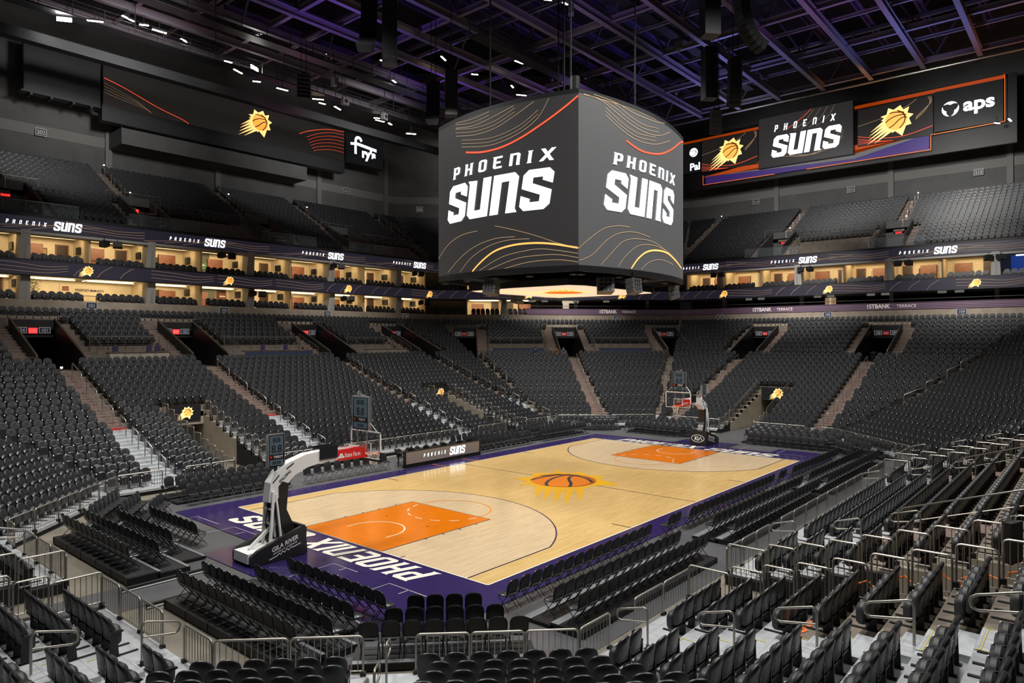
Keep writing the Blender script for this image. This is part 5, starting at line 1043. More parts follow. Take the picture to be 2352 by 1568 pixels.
t = thing('lit_doorway', 'bright white lit doorway at the back of the dark terrace', 'doorway', (0, 0, 0)); b = B(); fbox(b, 'LF', 8.0, 8.8, 31, 31.1, 10.9, 12.5); b.obj('opening', 'lit_cream', t); b = B(); fbox(b, 'LF', 7.9, 10, 30.9, 31, 12.3, 12.6); b.obj('lintel', 'lit_cream', t)
t = thing('lit_doorway', 'warm orange lit opening at the back of the terrace below the far end', 'doorway', (0, 0, 0)); b = B(); fbox(b, 'F', -3.1, -1.9, 33, 33.1, 11.4, 12.5); b.obj('opening', 'lit_gold', t); b = B(); fbox(b, 'F', -2.55, -2.45, 32.9, 33, 11.0, 12.5); b.obj('post', 'lit_cream', t)
t = thing('blue_room', 'blue lit lounge at the right end of the upper suites', 'lounge', (0, 0, 0)); b = B(); fbox(b, 'F', 15.0, 24, 31.0, 31.1, 13.8, 15.9); b.obj('wall_panel', mat('lounge_blue', (.03, .07, .3), .6, emit=(.02, .06, .35), es=.5), t); b = B(); fbox(b, 'F', 15.5, 24, 29.5, 29.6, 15.7, 15.85); b.obj('light_band', 'lit_white', t)
# camera clusters hanging under the ribbons
for q, (k, s, z) in enumerate((('L', -7.9, 15.95), ('L', 2.1, 15.95), ('L', 14.5, 15.95), ('L', 26.0, 15.95), ('F', -14.0, 15.95), ('F', -3.6, 15.95), ('F', 6.2, 15.95), ('F', 14, 15.95), ('L', 5.2, 12.5), ('L', 15.8, 12.5), ('L', 27, 12.5))):
    t = thing('hanging_speaker_pair', 'pair of black box speakers hanging under the %s ribbon, %s from the left' % ('upper' if z > 14 else 'lower', ORD[(q if q < 8 else q-8)+1]), 'speakers', P(k, s, 27.4, z), ang(k), 'box speakers under the ribbons')
    for x in (-.5, .5):
        b = B(); a = .5 if x < 0 else -.4; c, s_ = math.cos(a), math.sin(a); R = lambda p: (x+p[0]*c-p[1]*s_, p[0]*s_+p[1]*c, p[2]-.45-p[1]*.3)
        b.hexa([R(p) for p in ((-.34, -.22, -.24), (.34, -.22, -.24), (.34, .22, -.24), (-.34, .22, -.24), (-.34, -.22, .20), (.34, -.22, .20), (.34, .22, .20), (-.34, .22, .20))]); b.obj('cabinet', 'speaker', t)
    b = B(); b.bar((-.5, 0, -.25), (-.5, 0, .1), .04); b.bar((.5, 0, -.25), (.5, 0, .1), .04); b.bar((-.6, 0, -.2), (.6, 0, -.2), .04); b.obj('bracket', 'black', t)
# ================================================================= upper tier
ub = B(); us_ = B(); un = B()
for k in ('LN', 'L', 'LF', 'F', 'RF'):
    for i in range(16):
        d0 = UD[i]; d1 = UD[i]+.82 if i < 15 else 42.2; a0, a1 = span(k, d0); c0, c1 = span(k, d1); iv = [(a0, a1)]
        if i < 6:
            for c in UVOM.get(k, []): iv = cut(iv, c-1.3, c+1.3)
        for x0, x1 in iv:
            y0 = c0 if x0 == a0 else x0; y1 = c1 if x1 == a1 else x1
            ub.poly([P(k, x0, d0, UZ[i]), P(k, x1, d0, UZ[i]), P(k, y1, d1, UZ[i]), P(k, y0, d1, UZ[i])]); ub.poly([P(k, x0, d0, UZ[i]-.46), P(k, x1, d0, UZ[i]-.46), P(k, x1, d0, UZ[i]), P(k, x0, d0, UZ[i])])
        for c in UAIS.get(k, []):
            if i < 6 and any(abs(c-v) < 1.4 for v in UVOM.get(k, [])): cc = [c-1.9, c+1.9]
            else: cc = [c]
            for c_ in cc:
                for h_, dd in ((.23, .41),): us_.hexa([P(k, c_-.55, d0-dd, UZ[i]-.46), P(k, c_+.55, d0-dd, UZ[i]-.46), P(k, c_+.55, d0, UZ[i]-.46), P(k, c_-.55, d0, UZ[i]-.46), P(k, c_-.55, d0-dd, UZ[i]-.23), P(k, c_+.55, d0-dd, UZ[i]-.23), P(k, c_+.55, d0, UZ[i]-.23), P(k, c_-.55, d0, UZ[i]-.23)])
                us_.poly([P(k, c_-.55, d0, UZ[i]+.01), P(k, c_+.55, d0, UZ[i]+.01), P(k, c_+.55, d1-.4, UZ[i]+.01), P(k, c_-.55, d1-.4, UZ[i]+.01)])
                un.poly([P(k, c_-.55, d0-.415, UZ[i]-.28), P(k, c_+.55, d0-.415, UZ[i]-.28), P(k, c_+.55, d0-.415, UZ[i]-.22), P(k, c_-.55, d0-.415, UZ[i]-.22)])
struct(ub, 'upper_terrace_floor', 'concrete'); struct(us_, 'upper_aisle_stairs', 'step_red'); struct(un, 'trim_9', 'nosing')
uv = B()
for k, L in UVOM.items():
    for q, c in enumerate(L):
        zf = UZ[0]; dA, dB = UD[0], UD[6]
        for s, sg in ((c-1.3, -1), (c+1.3, 1)): uv.hexa([P(k, s, dA, zf), P(k, s+sg*.15, dA, zf), P(k, s+sg*.15, dB, zf), P(k, s, dB, zf), P(k, s, dA, zf+1.0), P(k, s+sg*.15, dA, zf+1.0), P(k, s+sg*.15, dB, UZ[6]+.7), P(k, s, dB, UZ[6]+.7)])
        uv.hexa([P(k, c-1.3, dB, zf), P(k, c+1.3, dB, zf), P(k, c+1.3, dB+.2, zf), P(k, c-1.3, dB+.2, zf), P(k, c-1.3, dB, UZ[6]+.8), P(k, c+1.3, dB, UZ[6]+.8), P(k, c+1.3, dB+.2, UZ[6]+.8), P(k, c-1.3, dB+.2, UZ[6]+.8)])
        t = thing('exit_sign', 'red exit sign in the upper tier entrance, %s on the %s' % (ORD[q+1], WH[k]), 'sign', (0, 0, 0)); g = fr_at(k, c, dB-.05, 19.65); b = B(); b.shape([(-.32, -.18), (.32, -.18), (.32, .18), (-.32, .18)], g); b.obj('panel', 'exit_red', t); text_mesh('EXIT', .2, lambda x, y: fr_at(k, c, dB-.06, 19.55)(x, y), sx=.8, ex=.01).obj('lettering', 'ink_white', t)
        nm = '%s upper entrance of the %s' % (ORD[q+1], WH[k])
        for s, sn in ((-1, 'left'), (1, 'right')): guard('entrance_wall_rail', 'steel rail on the %s wall of the %s' % (sn, nm), P(k, c+s*1.4, dA, zf+1.0), P(k, c+s*1.4, dB, UZ[6]+.7), .12, 0, 9)
        guard('entrance_top_rail', 'steel rail over the back of the '+nm, P(k, c-2.4, dB+.2, UZ[6]), P(k, c+2.4, dB+.2, UZ[6]), 1.2, 3)
        t = thing('glass_guard', 'framed glass guard in front of the '+nm, 'railing', (0, 0, 0)); b = B(); g = fr_at(k, c, 28.2, 17.3); b.shape([(-2.6, 0), (3.6, 0), (3.6, 1.05), (-2.6, 1.05)], g); b.obj('glass', 'rail_glass', t)
        b = B(); b.tube([g(-2.6, 0), g(-2.6, 1.08), g(3.6, 1.08), g(3.6, 0)], .03, 5); b.tube([g(0, 0), g(0, 1.08)], .02, 4); b.tube([g(1.8, 0), g(1.8, 1.08)], .02, 4); b.obj('frame', 'steel_rail', t)
struct(uv, 'wall_upper_entrances', 'wall_grey')
for k, a, e, nm in (('L', -2.4, 6.6, 'second'), ('L', 21, 29, 'fourth'), ('F', -6, 2.6, 'far end')):
    guard('gallery_rail', 'long steel gallery railing over the %s upper section' % nm, P(k, a, UD[4]-.1, UZ[4]), P(k, e, UD[4]-.1, UZ[4]), 1.05, 4)
    b = B(); fbox(b, k, a, e, UD[4]-.3, UD[4]-.1, UZ[0], UZ[3]); tag(b.obj('glazed_wall', 'sign_blue'), 'dark glazed gallery front under the railing of the %s upper section' % nm, 'wall panel')
    for s, sn in ((a, 'left'), (e, 'right')): guard('stair_guard', 'sloping steel stair guard %s of the %s upper gallery' % (sn, nm), P(k, s, UD[0], UZ[0]), P(k, s, UD[4], UZ[4]), 1.0, 4)
for k, L in UAIS.items():
    for c in L:
        for q, i in enumerate((6, 9, 12)):
            if inview(P(k, c, UD[i], UZ[i])) and k != 'LN': 
                p0, p1 = P(k, c+.3, UD[i], UZ[i]), P(k, c+.3, UD[i+2], UZ[i+2]); t = thing('stair_handrail', 'upper tier stair rail %s up %s aisle on the %s' % (ORD[q+1], ORD[L.index(c)+1], WH.get(k, 'x')), 'handrail', p0, 0, 'upper tier stair rails'); e = p1-p0; u = Vector((0, 0, 1)); b = B(); b.tube([(0, 0, 0), u*.95, e+u*.95, e], .025, 5); b.obj('rail', 'steel_rail', t); b = B(); b.tube([u*.5, e+u*.5], .016, 4); b.obj('mid_rail', 'steel_rail', t)
# aisle glint lamps
for q, (k, c, i) in enumerate((('L', -4.2, 15), ('L', 7.6, 12), ('L', 17.6, 12), ('L', -4.2, 7), ('F', -20, 15), ('F', -8.2, 7), ('F', 4.6, 7), ('F', 4.6, 15))):
    t = thing('step_lamp', 'tiny bright step lamp beside the upper aisle stairs, %s counted from the left' % ORD[q+1], 'lamp', P(k, c+.5, UD[min(i, 15)], UZ[min(i, 15)]+.9)); b = B(); b.box(-.05, .05, -.05, .05, -.04, .04); b.obj('lens', 'lamp_cold', t); b = B(); b.box(-.015, .015, -.015, .015, -.9, -.04); b.obj('post', 'steel_rail', t)
b = B(); ring(b, 42.2, 43, UZ[15]-.1, 46, faces='f', sides=ORDER); struct(b, 'wall_upper', 'wall_grey')
b = B(); ring(b, 42.15, 43, 27.1, 28.1, faces='fbt'); struct(b, 'trim_10', 'wall_band')
b = B()
for k, ss in (('L', (-3, 8.5, 22, 33)), ('F', (-12, 2, 14))):
    for s in ss: fbox(b, k, s-.3, s+.3, 41.9, 42.2, UZ[15], 33)
struct(b, 'trim_11', 'wall_band')
for q_, (txt, k, s, z) in enumerate((('202', 'L', -8.96, 27.4), ('203', 'L', 3.87, 28.0), ('204', 'L', 15.15, 27.5), ('205', 'L', 26.14, 27.5), ('206', 'LF', -11.18, 26.3), ('210', 'F', -14.8, 26.7), ('211', 'F', -2.53, 26.7), ('212', 'F', 11.07, 26.8))):
    dd = 41.85; t = thing('section_number', 'pale bordered section number on the upper back wall, %s from the left' % ORD[q_+1], 'sign', (0, 0, 0)); b = B(); b.shape([(-.46, -.36), (.46, -.36), (.46, .36), (-.46, .36)], fr_at(k, s, dd, z)); b.obj('border', 'sign_grey', t)
    b = B(); b.shape([(-.41, -.31), (.41, -.31), (.41, .31), (-.41, .31)], fr_at(k, s, dd-.012, z)); b.obj('panel', 'black', t); text_mesh(txt, .38, fr_at(k, s, dd-.024, z-.19), sx=.9, ex=.012).obj('number', 'sign_grey', t)
# balcony recess over section 203 and press box
b = B(); fbox(b, 'L', -3.0, 18, 38.6, 42.2, 27.0, 28.6); b.mi = 0; struct(b, 'wall_balcony', 'wall_grey'); guard('balcony_rail', 'dark railing along the balcony under the wide left screen', P('L', -3.0, 38.6, 28.6), P('L', 17.5, 38.6, 28.6), .8, 3)
# ================================================================= roof
b = B(); b.poly([(-62, -60, 46), (80, -60, 46), (80, 72, 46), (-62, 72, 46)]); struct(b, 'ceiling', 'roof_dark')
b = B()
for j in range(-8, 10):
    y = 4.6*j+.6; b.box(-50, 56, y-.35, y+.35, 39.6, 39.7); b.box(-50, 56, y-.03, y+.03, 39.2, 39.6)
struct(b, 'ceiling_joists', 'roof_purple')
ZR = 34.0
def beam(p0, p1, w, h, nm='ceiling_beam'):
    b = B(); p0, p1 = Vector(p0), Vector(p1); u = Vector((0, 0, 1)); d = (p1-p0).normalized(); r = d.cross(u).normalized()
    for z in (0, h): b.bar(p0+u*z, p1+u*z, w, .05)
    b.bar(p0+u*h/2, p1+u*h/2, .04, h); o = struct(b, nm, 'steel_beam'); return o
for j in range(-9, 10):
    y = .6+4.62*j
    if -24 < y < 45: beam((-42, y, ZR), (47.4, y, ZR), .42, .6)
for j in range(-5, 6):
    x = 47.4-9.3*j if j > 0 else None
for j in range(0, 10): beam((47.4-9.1*j, -24, ZR+.5), (47.4-9.1*j, 43, ZR+.5), .36, .45)
for j in range(0, 9): beam((42.8-9.1*j, -24, ZR+1.1), (42.8-9.1*j, 43, ZR+1.1), .2, .25)
for j in range(0, 9):      # upper truss chords and diagonals
    x = 47.4-9.1*j; b = B(); b.bar((x, -24, 39.2), (x, 43, 39.2), .35, .35)
    for q in range(0, 14): y = -24+4.8*q; b.bar((x, y, ZR+1), (x, y+2.4, 39), .16, .16) if q % 2 else None; b.bar((x, y+2.4, 39), (x, y+4.8, ZR+1), .16, .16) if q % 2 == 0 else None
    struct(b, 'ceiling_truss', mat('steel_dim', (.07, .06, .08), .5))
b = B(); b.tube([(47.6, -26, ZR-.15), (47.6, 43, ZR-.15)], .11, 8); struct(b, 'ceiling_pipe', 'steel_rail')
for j, (x, y) in enumerate(((38, 6), (38, -4), (29, -8), (40, 14), (20, 26), (28, 22), (34, -13))): b = B(); b.bar((x, y, ZR+.8), (x+6, y+5, 38), .22, .22); struct(b, 'ceiling_brace', 'steel_beam')
# catwalk with rails
def catwalk(nm, p0, p1, z, w=1.2):
    p0, p1 = Vector((*p0, z)), Vector((*p1, z)); d = (p1-p0).normalized(); r = Vector((-d.y, d.x, 0))*w/2; u = Vector((0, 0, 1)); b = B(); b.bar(p0, p1, w, .12)
    for s in (-1, 1):
        for h in (.4, .75, 1.1): b.tube([p0+r*s+u*h, p1+r*s+u*h], .03, 4)
        n = int((p1-p0).length/2.2)
        for j in range(n+1): q = p0+(p1-p0)*j/n+r*s; b.bar(q, q+u*1.1, .05); b.bar(q+u*1.1, q+u*4.2, .05) if j % 3 == 0 else None
    struct(b, 'ceiling_catwalk', 'gantry')
catwalk('a', (-34, 37.5), (30, 37.5), 32.0); catwalk('b', (30, 37.5), (48, 20), 29.0); catwalk('c', (-30, 33), (26, 33), 33.2); catwalk('d', (12, 18), (46, 18), 33.0); catwalk('e', (0, 8), (46, 8), 35.4, 1.0)
b = B(); b.bar((-20, 40, 30.6), (30, 40, 30.6), .5, .8); b.bar((-20, 43.5, 31.6), (26, 43.5, 31.6), .4, .6); struct(b, 'ceiling_girder', 'gantry')
LMP = [(-12.3, 37.4, 31.6, 1), (-9.6, 38, 34.3, 0), (-8, 37, 33.1, 0), (-6.8, 37, 33, 0), (-5.6, 37, 32.9, 0), (-3.6, 37, 32.8, 0), (-10.5, 36.6, 31.9, 0), (.8, 38, 32.6, 0), (1.2, 37, 31.6, 0), (3.0, 37, 31.2, 0), (5.6, 37, 31.2, 0), (2.9, 37.4, 32.5, 1), (10.2, 38, 31.7, 0), (10, 37, 31.0, 0), (11.8, 37, 31, 0), (17.6, 38, 31.6, 0), (17.2, 37, 31, 0), (18.6, 37, 31, 0), (21.6, 37, 30.6, 0), (27, 37.5, 31.0, 0),
       (17, 27, 35, 0), (21, 26.6, 34.5, 0), (22.5, 22, 35, 0), (25, 25, 34.0, 0), (26.5, 25, 33.5, 0), (12, 30, 34, 0), (27, 20, 34, 0), (16.8, 14, 36.5, 0), (18.2, 13.4, 36.6, 0), (11, 21, 35.4, 0), (31, 34, 29, 0), (35, 33, 27.5, 0), (8, 33, 34, 0), (58, -13.5, 30.2, 0), (58, -14.6, 30.3, 0), (15, 32, 33.4, 0)]
for q, (x, y, z, big) in enumerate(LMP):
    nm = 'large bright floodlight on the left catwalk, %s of two' % ('left' if q == 0 else 'right') if big else 'small white lamp fixed under the roof steel, %s from the left catwalk end' % (ORD[q+1] if q < 34 else ORD[34])
    t = thing('floodlight' if big else 'catwalk_lamp', nm, 'lamp', (x, y, z), -.6+.5*(q % 3), None if big else 'lamps under the roof steel')
    s_ = (.5, .22) if big else ((.55, .05) if q % 2 == 0 else (.34, .07))
    b = B(); b.box(-s_[0], s_[0], -.09, .09, .03, .16); b.obj('housing', 'gantry', t)
    b = B(); b.hexa([(-s_[0], -.08, -.02), (s_[0], -.08, -.02), (s_[0], .08, -.02), (-s_[0], .08, -.02), (-s_[0], -.08, .03), (s_[0], -.08, .03), (s_[0], .08, .03), (-s_[0], .08, .03)]) if not big else b.box(-s_[0], s_[0], -.14, -.09, -.15, .15)
    b.obj('lens', MATS.get('lamp_big') or mat('lamp_big', (1, 1, 1), .5, emit=(1, .97, .9), es=90) if big else ('lamp_cold', 'lamp_warm')[q % 4 == 0], t); b = B(); b.bar((0, 0, .1), (0, 0, .8), .04); b.obj('stem', 'gantry', t)
# line arrays: straight box column plus curved hang, per hang point
def array(lab, x, y, zt, rz, n=14, col=True, curve=1.0, lab2=None, mt='speaker'):
    t = thing('line_array', lab, 'speakers', (x, y, zt), rz, 'curved speaker arrays hanging from the roof'); ca, a, pos = [], 0, Vector((0, 0, 0))
    for k in range(n):
        a = curve*.012*k*k*.55; c, s_ = math.cos(a), math.sin(a); R = lambda p: (p[0], pos.y+p[1]*c-p[2]*s_, pos.z+p[1]*s_+p[2]*c)
        b = B(); b.hexa([R(p) for p in ((-.42, -.26, -.34), (.42, -.26, -.34), (.56, .26, -.34), (-.56, .26, -.34), (-.42, -.26, 0), (.42, -.26, 0), (.56, .26, 0), (-.56, .26, 0))]); cb = b.obj('cabinet', mt, t)
        b = B(); b.poly([R((-.53, .265, -.30)), R((.53, .265, -.30)), R((.53, .265, -.05)), R((-.53, .265, -.05))]); b.obj('grille', 'black', cb)
        pos = pos+Vector((0, s_*.36, -c*.36))
    b = B(); b.bar((0, -.3, .1), (0, .3, .1), .5, .12); b.tube([(-.2, 0, .1), (-.2, 0, 34.5-zt)], .03, 4); b.tube([(.2, 0, .1), (.2, 0, 34.5-zt)], .03, 4); b.obj('rigging', 'black', t)
    return t
def column_speaker(lab, x, y, z0, h, rz):
    t = thing('speaker_column', lab, 'speakers', (x, y, z0), rz, 'straight speaker columns hanging from the roof'); b = B(); b.box(-.5, .5, -.45, .45, 0, h); b.obj('cabinet', 'speaker', t); b = B()
    for j in range(4):
        for q in (-.25, .25): b.shape([(q+.05*math.cos(v*PI/4), .4+j*h/4+.05*math.sin(v*PI/4)) for v in range(8)], lambda xx, yy: (xx, -.455, yy))
    b.obj('fixings', 'speaker_grey', t); b = B(); b.poly([(-.5, -.45, -.005), (.5, -.45, -.005), (.5, .45, -.005), (-.5, .45, -.005)]); b.obj('base_plate', 'speaker_grey', t); b = B(); b.tube([(0, 0, h), (0, 0, 36-z0)], .03, 4); b.obj('cable', 'black', t); return t
column_speaker('tall black speaker column hanging at upper left of centre', -.06, 14.4, 26, 7.0, -.7)
array('long curved speaker array hanging beside the tall upper left column', -.3, 16.2, 31.6, 2.3, 16, curve=.8)
column_speaker('black speaker column hanging left of the scoreboard', 10.1, 18.9, 26, 3.7, -.7)
array('curved speaker array hanging just left of the scoreboard', 9.9, 20.8, 29.2, 2.3, 11, curve=1.2)
array('short pale-faced speaker array near the left catwalk', 3.4, 30.0, 30.2, 2.6, 6, curve=1.2, mt='speaker_grey')
column_speaker('tall black speaker column hanging above right of the scoreboard', 9.8, -3.8, 26, 7.0, -.7)
array('curved speaker array swinging up at the top right of the scoreboard', 11.6, -5.0, 29.4, -2.2, 12, curve=1.4)
column_speaker('black speaker column hanging right behind the scoreboard', 20.2, 1.0, 26, 3.9, -.7)
array('curved speaker array beside the column behind the scoreboard', 21.8, -.4, 29.2, -1.0, 10, curve=.9)
array('short hanging speaker array left of the wide far end screen', 30.0, 4.8, 28.4, -.9, 6, curve=1.0, mt='speaker_grey')
for q, (x, y, z) in enumerate(((12, 36, 31.5), (17, 36, 31.2), (13.9, 9.5, 33.2), (24, 5.5, 32.6), (20.6, -1.6, 32), (9, 33.5, 32))):
    t = thing('stage_lamp', 'small grey stage lamp hanging under the roof grid, %s of six' % ORD[q+1], 'lamp', (x, y, z), .3*q, 'stage lamps under the roof grid'); b = B(); b.box(-.35, .35, -.2, .2, -.35, .35); b.obj('housing', 'speaker_grey', t); b = B(); b.tube([(0, -.21, 0), (0, -.26, 0)], .2, 10); b.obj('lens', 'black_gloss', t); b = B(); b.bar((0, 0, .35), (0, 0, 34.2-z), .05); b.obj('hanger', 'black', t)
# ---------------------------------------------------------------- wall boards
def board(name, lab, o, u, w, z0, z1, face_m, dn, extra=None):   # o: left end on plane, u: right direction, dn: towards the room
    t = thing(name, lab, 'screen', (0, 0, 0)); o = Vector(o); u = Vector(u); dn = Vector(dn); b = B()
    a, c = o, o+u*w
    for p, q in (((a, c), 0),): pass
    lo, hi = Vector((0, 0, z0)), Vector((0, 0, z1)); bk_ = -dn*.5
    b.hexa([a+lo, c+lo, c+lo+bk_, a+lo+bk_, a+hi, c+hi, c+hi+bk_, a+hi+bk_]); b.obj('cabinet', 'black', t)
    g = lambda x, y, off=.02: o+u*(w/2+x)+Vector((0, 0, (z0+z1)/2+y))+dn*off
    b = B(); b.poly([g(-w/2+.06, -(z1-z0)/2+.06), g(w/2-.06, -(z1-z0)/2+.06), g(w/2-.06, (z1-z0)/2-.06), g(-w/2+.06, (z1-z0)/2-.06)]); b.obj('display', face_m, t); return t, g
def lines(t, g, L, w, m, off=.05, nm='light_line'):
    b = B()
    for pts in L: b.ribbon(spl(pts), w, lambda x, y: g(x, y, off))
    b.obj(nm, m, t)
UL, DL = (1, 0, 0), (0, -1, 0); UF, DF = (0, -1, 0), (-1, 0, 0)
t, g = board('blank_screen', 'blank grey screen at the far left of the upper wall', (-11.2, 52, 0), UL, 6.3, 30.1, 34.8, 'led_blank', DL)
t, g = board('wide_screen', 'very wide dark screen with sun ball emblem on the left upper wall', (-4.7, 52, 0), UL, 28.2, 30.4, 34.7, mat('led_deep', (.012, .011, .011), .35, emit=(.012, .010, .009), es=1), DL)
sun_logo(t, None, .98, 0, lift=[lambda x, y, i=i: g(x+2.4, y+.05, .07+.02*i) for i in range(3)])
lines(t, g, [[(-14, .5), (-12, -.05), (-9, -1.1), (-6.5, -1.75), (-5.8, -2.05)]], .055, 'lit_red'); lines(t, g, [[(-14, 2.05), (-12.2, 2.05), (-11.2, 1.95)]], .05, 'lit_red')
lines(t, g, [[(14, 1.6), (11.5, 1.35), (9, .6), (7.5, -.1)]], .055, 'lit_red'); lines(t, g, [[(14, 1.2-.45*k), (12, 1.05-.43*k), (10, .45-.40*k), (8.5+.2*k, -.3-.3*k)] for k in range(6)], .03, 'lit_red', nm='fine_line')
lines(t, g, [[(-14, .0-.3*k), (-12.5, -.45-.25*k), (-11+.3*k, -1.0-.2*k), (-9.6, -1.85)] for k in range(4)], .018, 'lit_gold', nm='fine_line')
t, g = board('sponsor_screen', 'black sponsor screen with white grocery lettering beside the wide left screen', (23.6, 52, 0), UL, 6.2, 30.4, 34.5, 'led_black', DL)
b = B(); text_mesh("ry's", 1.15, lambda x, y: g(x+.62, y-.92, .05), b, ex=.06, sx=1.0); b.ribbon(spl([(-.55, 1.05), (-.85, 1.42), (-1.3, 1.38), (-1.5, .9), (-1.5, -.75)]), .36, lambda x, y: g(x, y, .055)); b.ribbon([(-2.3, .45), (-1.1, .62)], .32, lambda x, y: g(x, y, .06)); b.poly([g(-1.25, .42, .05), (g(1.9, .10, .05)), g(1.9, .50, .05), g(-1.25, .80, .05)]); b.obj('lettering', 'lit_white', t)
b = text_mesh('FOOD STORES', .24, lambda x, y: g(x+.35, y+.36-.09*x, .07), ex=.01, sx=1.0); b.obj('small_lettering', 'ink_black', t)
t, g = board('sponsor_screen', 'black payment sponsor screen half hidden behind the scoreboard', (60, 23.3, 0), UF, 2.8, 30.8, 35.05, 'led_black', DF)
b = text_mesh('Pal', 1.0, lambda x, y: g(x+.55, y-1.7, .05), ex=.03); b.obj('lettering', 'lit_white', t); b = B(); b.shape([(.35+.62*math.cos(a*PI/12), .75+.62*math.sin(a*PI/12)) for a in range(24)], lambda x, y: g(x, y, .05)); b.obj('disc_emblem', 'lit_white', t); b = B(); b.ribbon(spl([(-.2, .9), (.4, 1.0), (.9, .6)]), .07, lambda x, y: g(x, y, .08)); b.ribbon(spl([(-.1, .3), (.5, .4), (.8, 1.1)]), .07, lambda x, y: g(x, y, .08)); b.obj('disc_seam', 'lit_seam', t)
for nm, y0, w, cx in (('sun ball screen between the payment screen and the team name screen', 20.42, 7.95, .3), ('sun ball screen between the team name screen and the utility screen', .45, 7.85, .25)):
    t, g = board('emblem_screen', 'dark glowing '+nm, (60, y0, 0), UF, w, 30.6, 35.1, mat('led_deep', (.012, .011, .011)), DF)
    sun_logo(t, None, 1.15, 0, lift=[lambda x, y, i=i: g(x+cx, y+.15, .07+.02*i) for i in range(3)])
    lines(t, g, [[(-3.9, .2), (-1, .75), (1.2, 1.5), (2.3, 2.15)]], .04, 'lit_gold'); lines(t, g, [[(-3.9, -1.0), (-1.5, -1.6), (1, -1.8), (3.9, -1.2)]], .05, 'lit_red'); lines(t, g, [[(2.2, -.2+.1*k), (3.1, .6+.1*k), (3.6+.05*k, 1.5), (3.4+.1*k, 2.15)] for k in range(4)], .025, 'lit_gold', nm='fine_line'); lines(t, g, [[(-3.9, -1.3-.2*k), (-2.4, -1.7-.1*k), (-1+.3*k, -2.1)] for k in range(4)], .03, 'lit_red', nm='fine_line')
t, g = board('team_screen', 'large screen with white team name at the far end of the hall', (59.4, 12.2, 0), UF, 11.45, 29.75, 36.25, mat('led_mid', (.018, .018, .018), .35, emit=(.022, .020, .020), es=1), DF)
b = logo_text(lambda x, y: g(x+.2, y-.05, .07), 8.6, 4.1); b.obj('lettering', 'lit_white', t)
lines(t, g, [[(-2.2, 1.2), (-.9, 1.9), (.2, 2.6), (.9, 3.2)]], .05, 'lit_red'); lines(t, g, [[(-3+1.2*k, -2.0-.15*k), (0+.6*k, -2.5+.05*k), (3, -2.1+.3*k), (4.6, -1.0+.3*k)] for k in range(4)]+[[(-1.2+.9*k, .9), (.2+.9*k, 1.9), (1.2+.8*k, 3.1)] for k in range(4)], .03, 'lit_gold')
t, g = board('sponsor_screen', 'black utility sponsor screen with white lettering at far upper right', (60, -7.55, 0), UF, 6.3, 30.85, 35.35, 'led_black', DF)
b = text_mesh('aps', 1.45, lambda x, y: g(x+1.0, y-.45, .05), ex=.03, sx=1.1); b.obj('lettering', 'lit_white', t)
b = B()
for k in range(3):
    a0 = k*2*PI/3+.6; p = [(-1.65+.82*math.cos(a0+i*1.9/10), .05+.82*math.sin(a0+i*1.9/10)) for i in range(11)]; q = [(-1.65+.82*math.cos(a0+1.9)-.25*i/5*math.cos(a0+1.0), .05+.82*math.sin(a0+1.9)) for i in range(1)]; r = [(-1.65+(.42+.40*abs(i-5)/5)*math.cos(a0+i*1.9/10), .05+(.42+.40*abs(i-5)/5)*math.sin(a0+i*1.9/10)) for i in range(9, 0, -1)]; b.shape(p+r, lambda x, y: g(x, y, .05))
b.obj('ring_emblem', 'lit_white', t)
# surround of the far boards; orange and purple panels get a faint glow
G2 = lambda x, y, off=0: Vector((60.1-off, 23.3-x, y))
for nm, lb, pts, m in (('orange_trim', 'thin orange band along the top of the far end screens', [(0, 35.05), (37.3, 35.45), (37.3, 35.75), (0, 35.35)], 'orange_trim'), ('orange_board', 'orange swoosh panel under the left far end emblem screen', [(3, 30.0), (11.2, 29.9), (11.2, 31.0), (9, 30.7)], 'orange_trim'), ('orange_board', 'orange swoosh panel right of the far end team screen', [(22.5, 29.9), (26, 30.4), (30.5, 30.9), (22.5, 30.9)], 'orange_trim'), ('grey_board', 'grey swoosh panel sweeping under the far end screens', [(6, 29.9), (22.5, 29.3), (30.6, 30.9), (22.5, 30.3), (11, 30.1)], 'grey_trim'), ('purple_board', 'deep purple panel below the far end screens', [(3.5, 28.95), (30.3, 29.05), (30.3, 30.9), (26, 30.2), (20, 29.6), (10, 29.8), (3.5, 30.2)], 'purple_trim')):
    b = B(); b.shape(pts, lambda x, y: G2(x, y, .1 if nm != 'purple_board' else .05)); b.shape(pts, lambda x, y: G2(x, y, -.2)); tag(b.obj(nm, m), lb, 'panel')
b = B()
for p, q in (((3.2, 28.9), (13, 28.9)), ((17, 28.9), (30.5, 28.95)), ((30.5, 28.95), (30.5, 30.6)), ((37.3, 30.7), (37.3, 35.75)), ((30.5, 30.6), (37.3, 30.75)), ((3.2, 28.9), (3.2, 30.2))): b.bar(G2(*p, .25), G2(*q, .25), .06)
tag(b.obj('orange_outline', 'lit_orange'), 'thin orange light outline around the far end boards', 'trim light')
b = B(); b.box(60.55, 61, -15, 24, 28.5, 36); tag(b.obj('board_backing', 'black'), 'black backing frame behind the far end screens', 'frame')
b = B(); b.box(-5, 23, 51.3, 52.4, 28.7, 30.2); tag(b.obj('screen_shelf', 'gantry'), 'long dark beam carrying the wide left screen', 'beam')
b = B(); b.box(-11.5, -4.8, 51.6, 52.6, 29.9, 30.05); [b.box(x, x+.2, 51.6, 52.8, 29.7, 29.9) for x in (-10.8, -9.2, -7.4, -5.9)]; tag(b.obj('screen_shelf', 'gantry'), 'short bracket shelf under the blank left screen', 'beam')
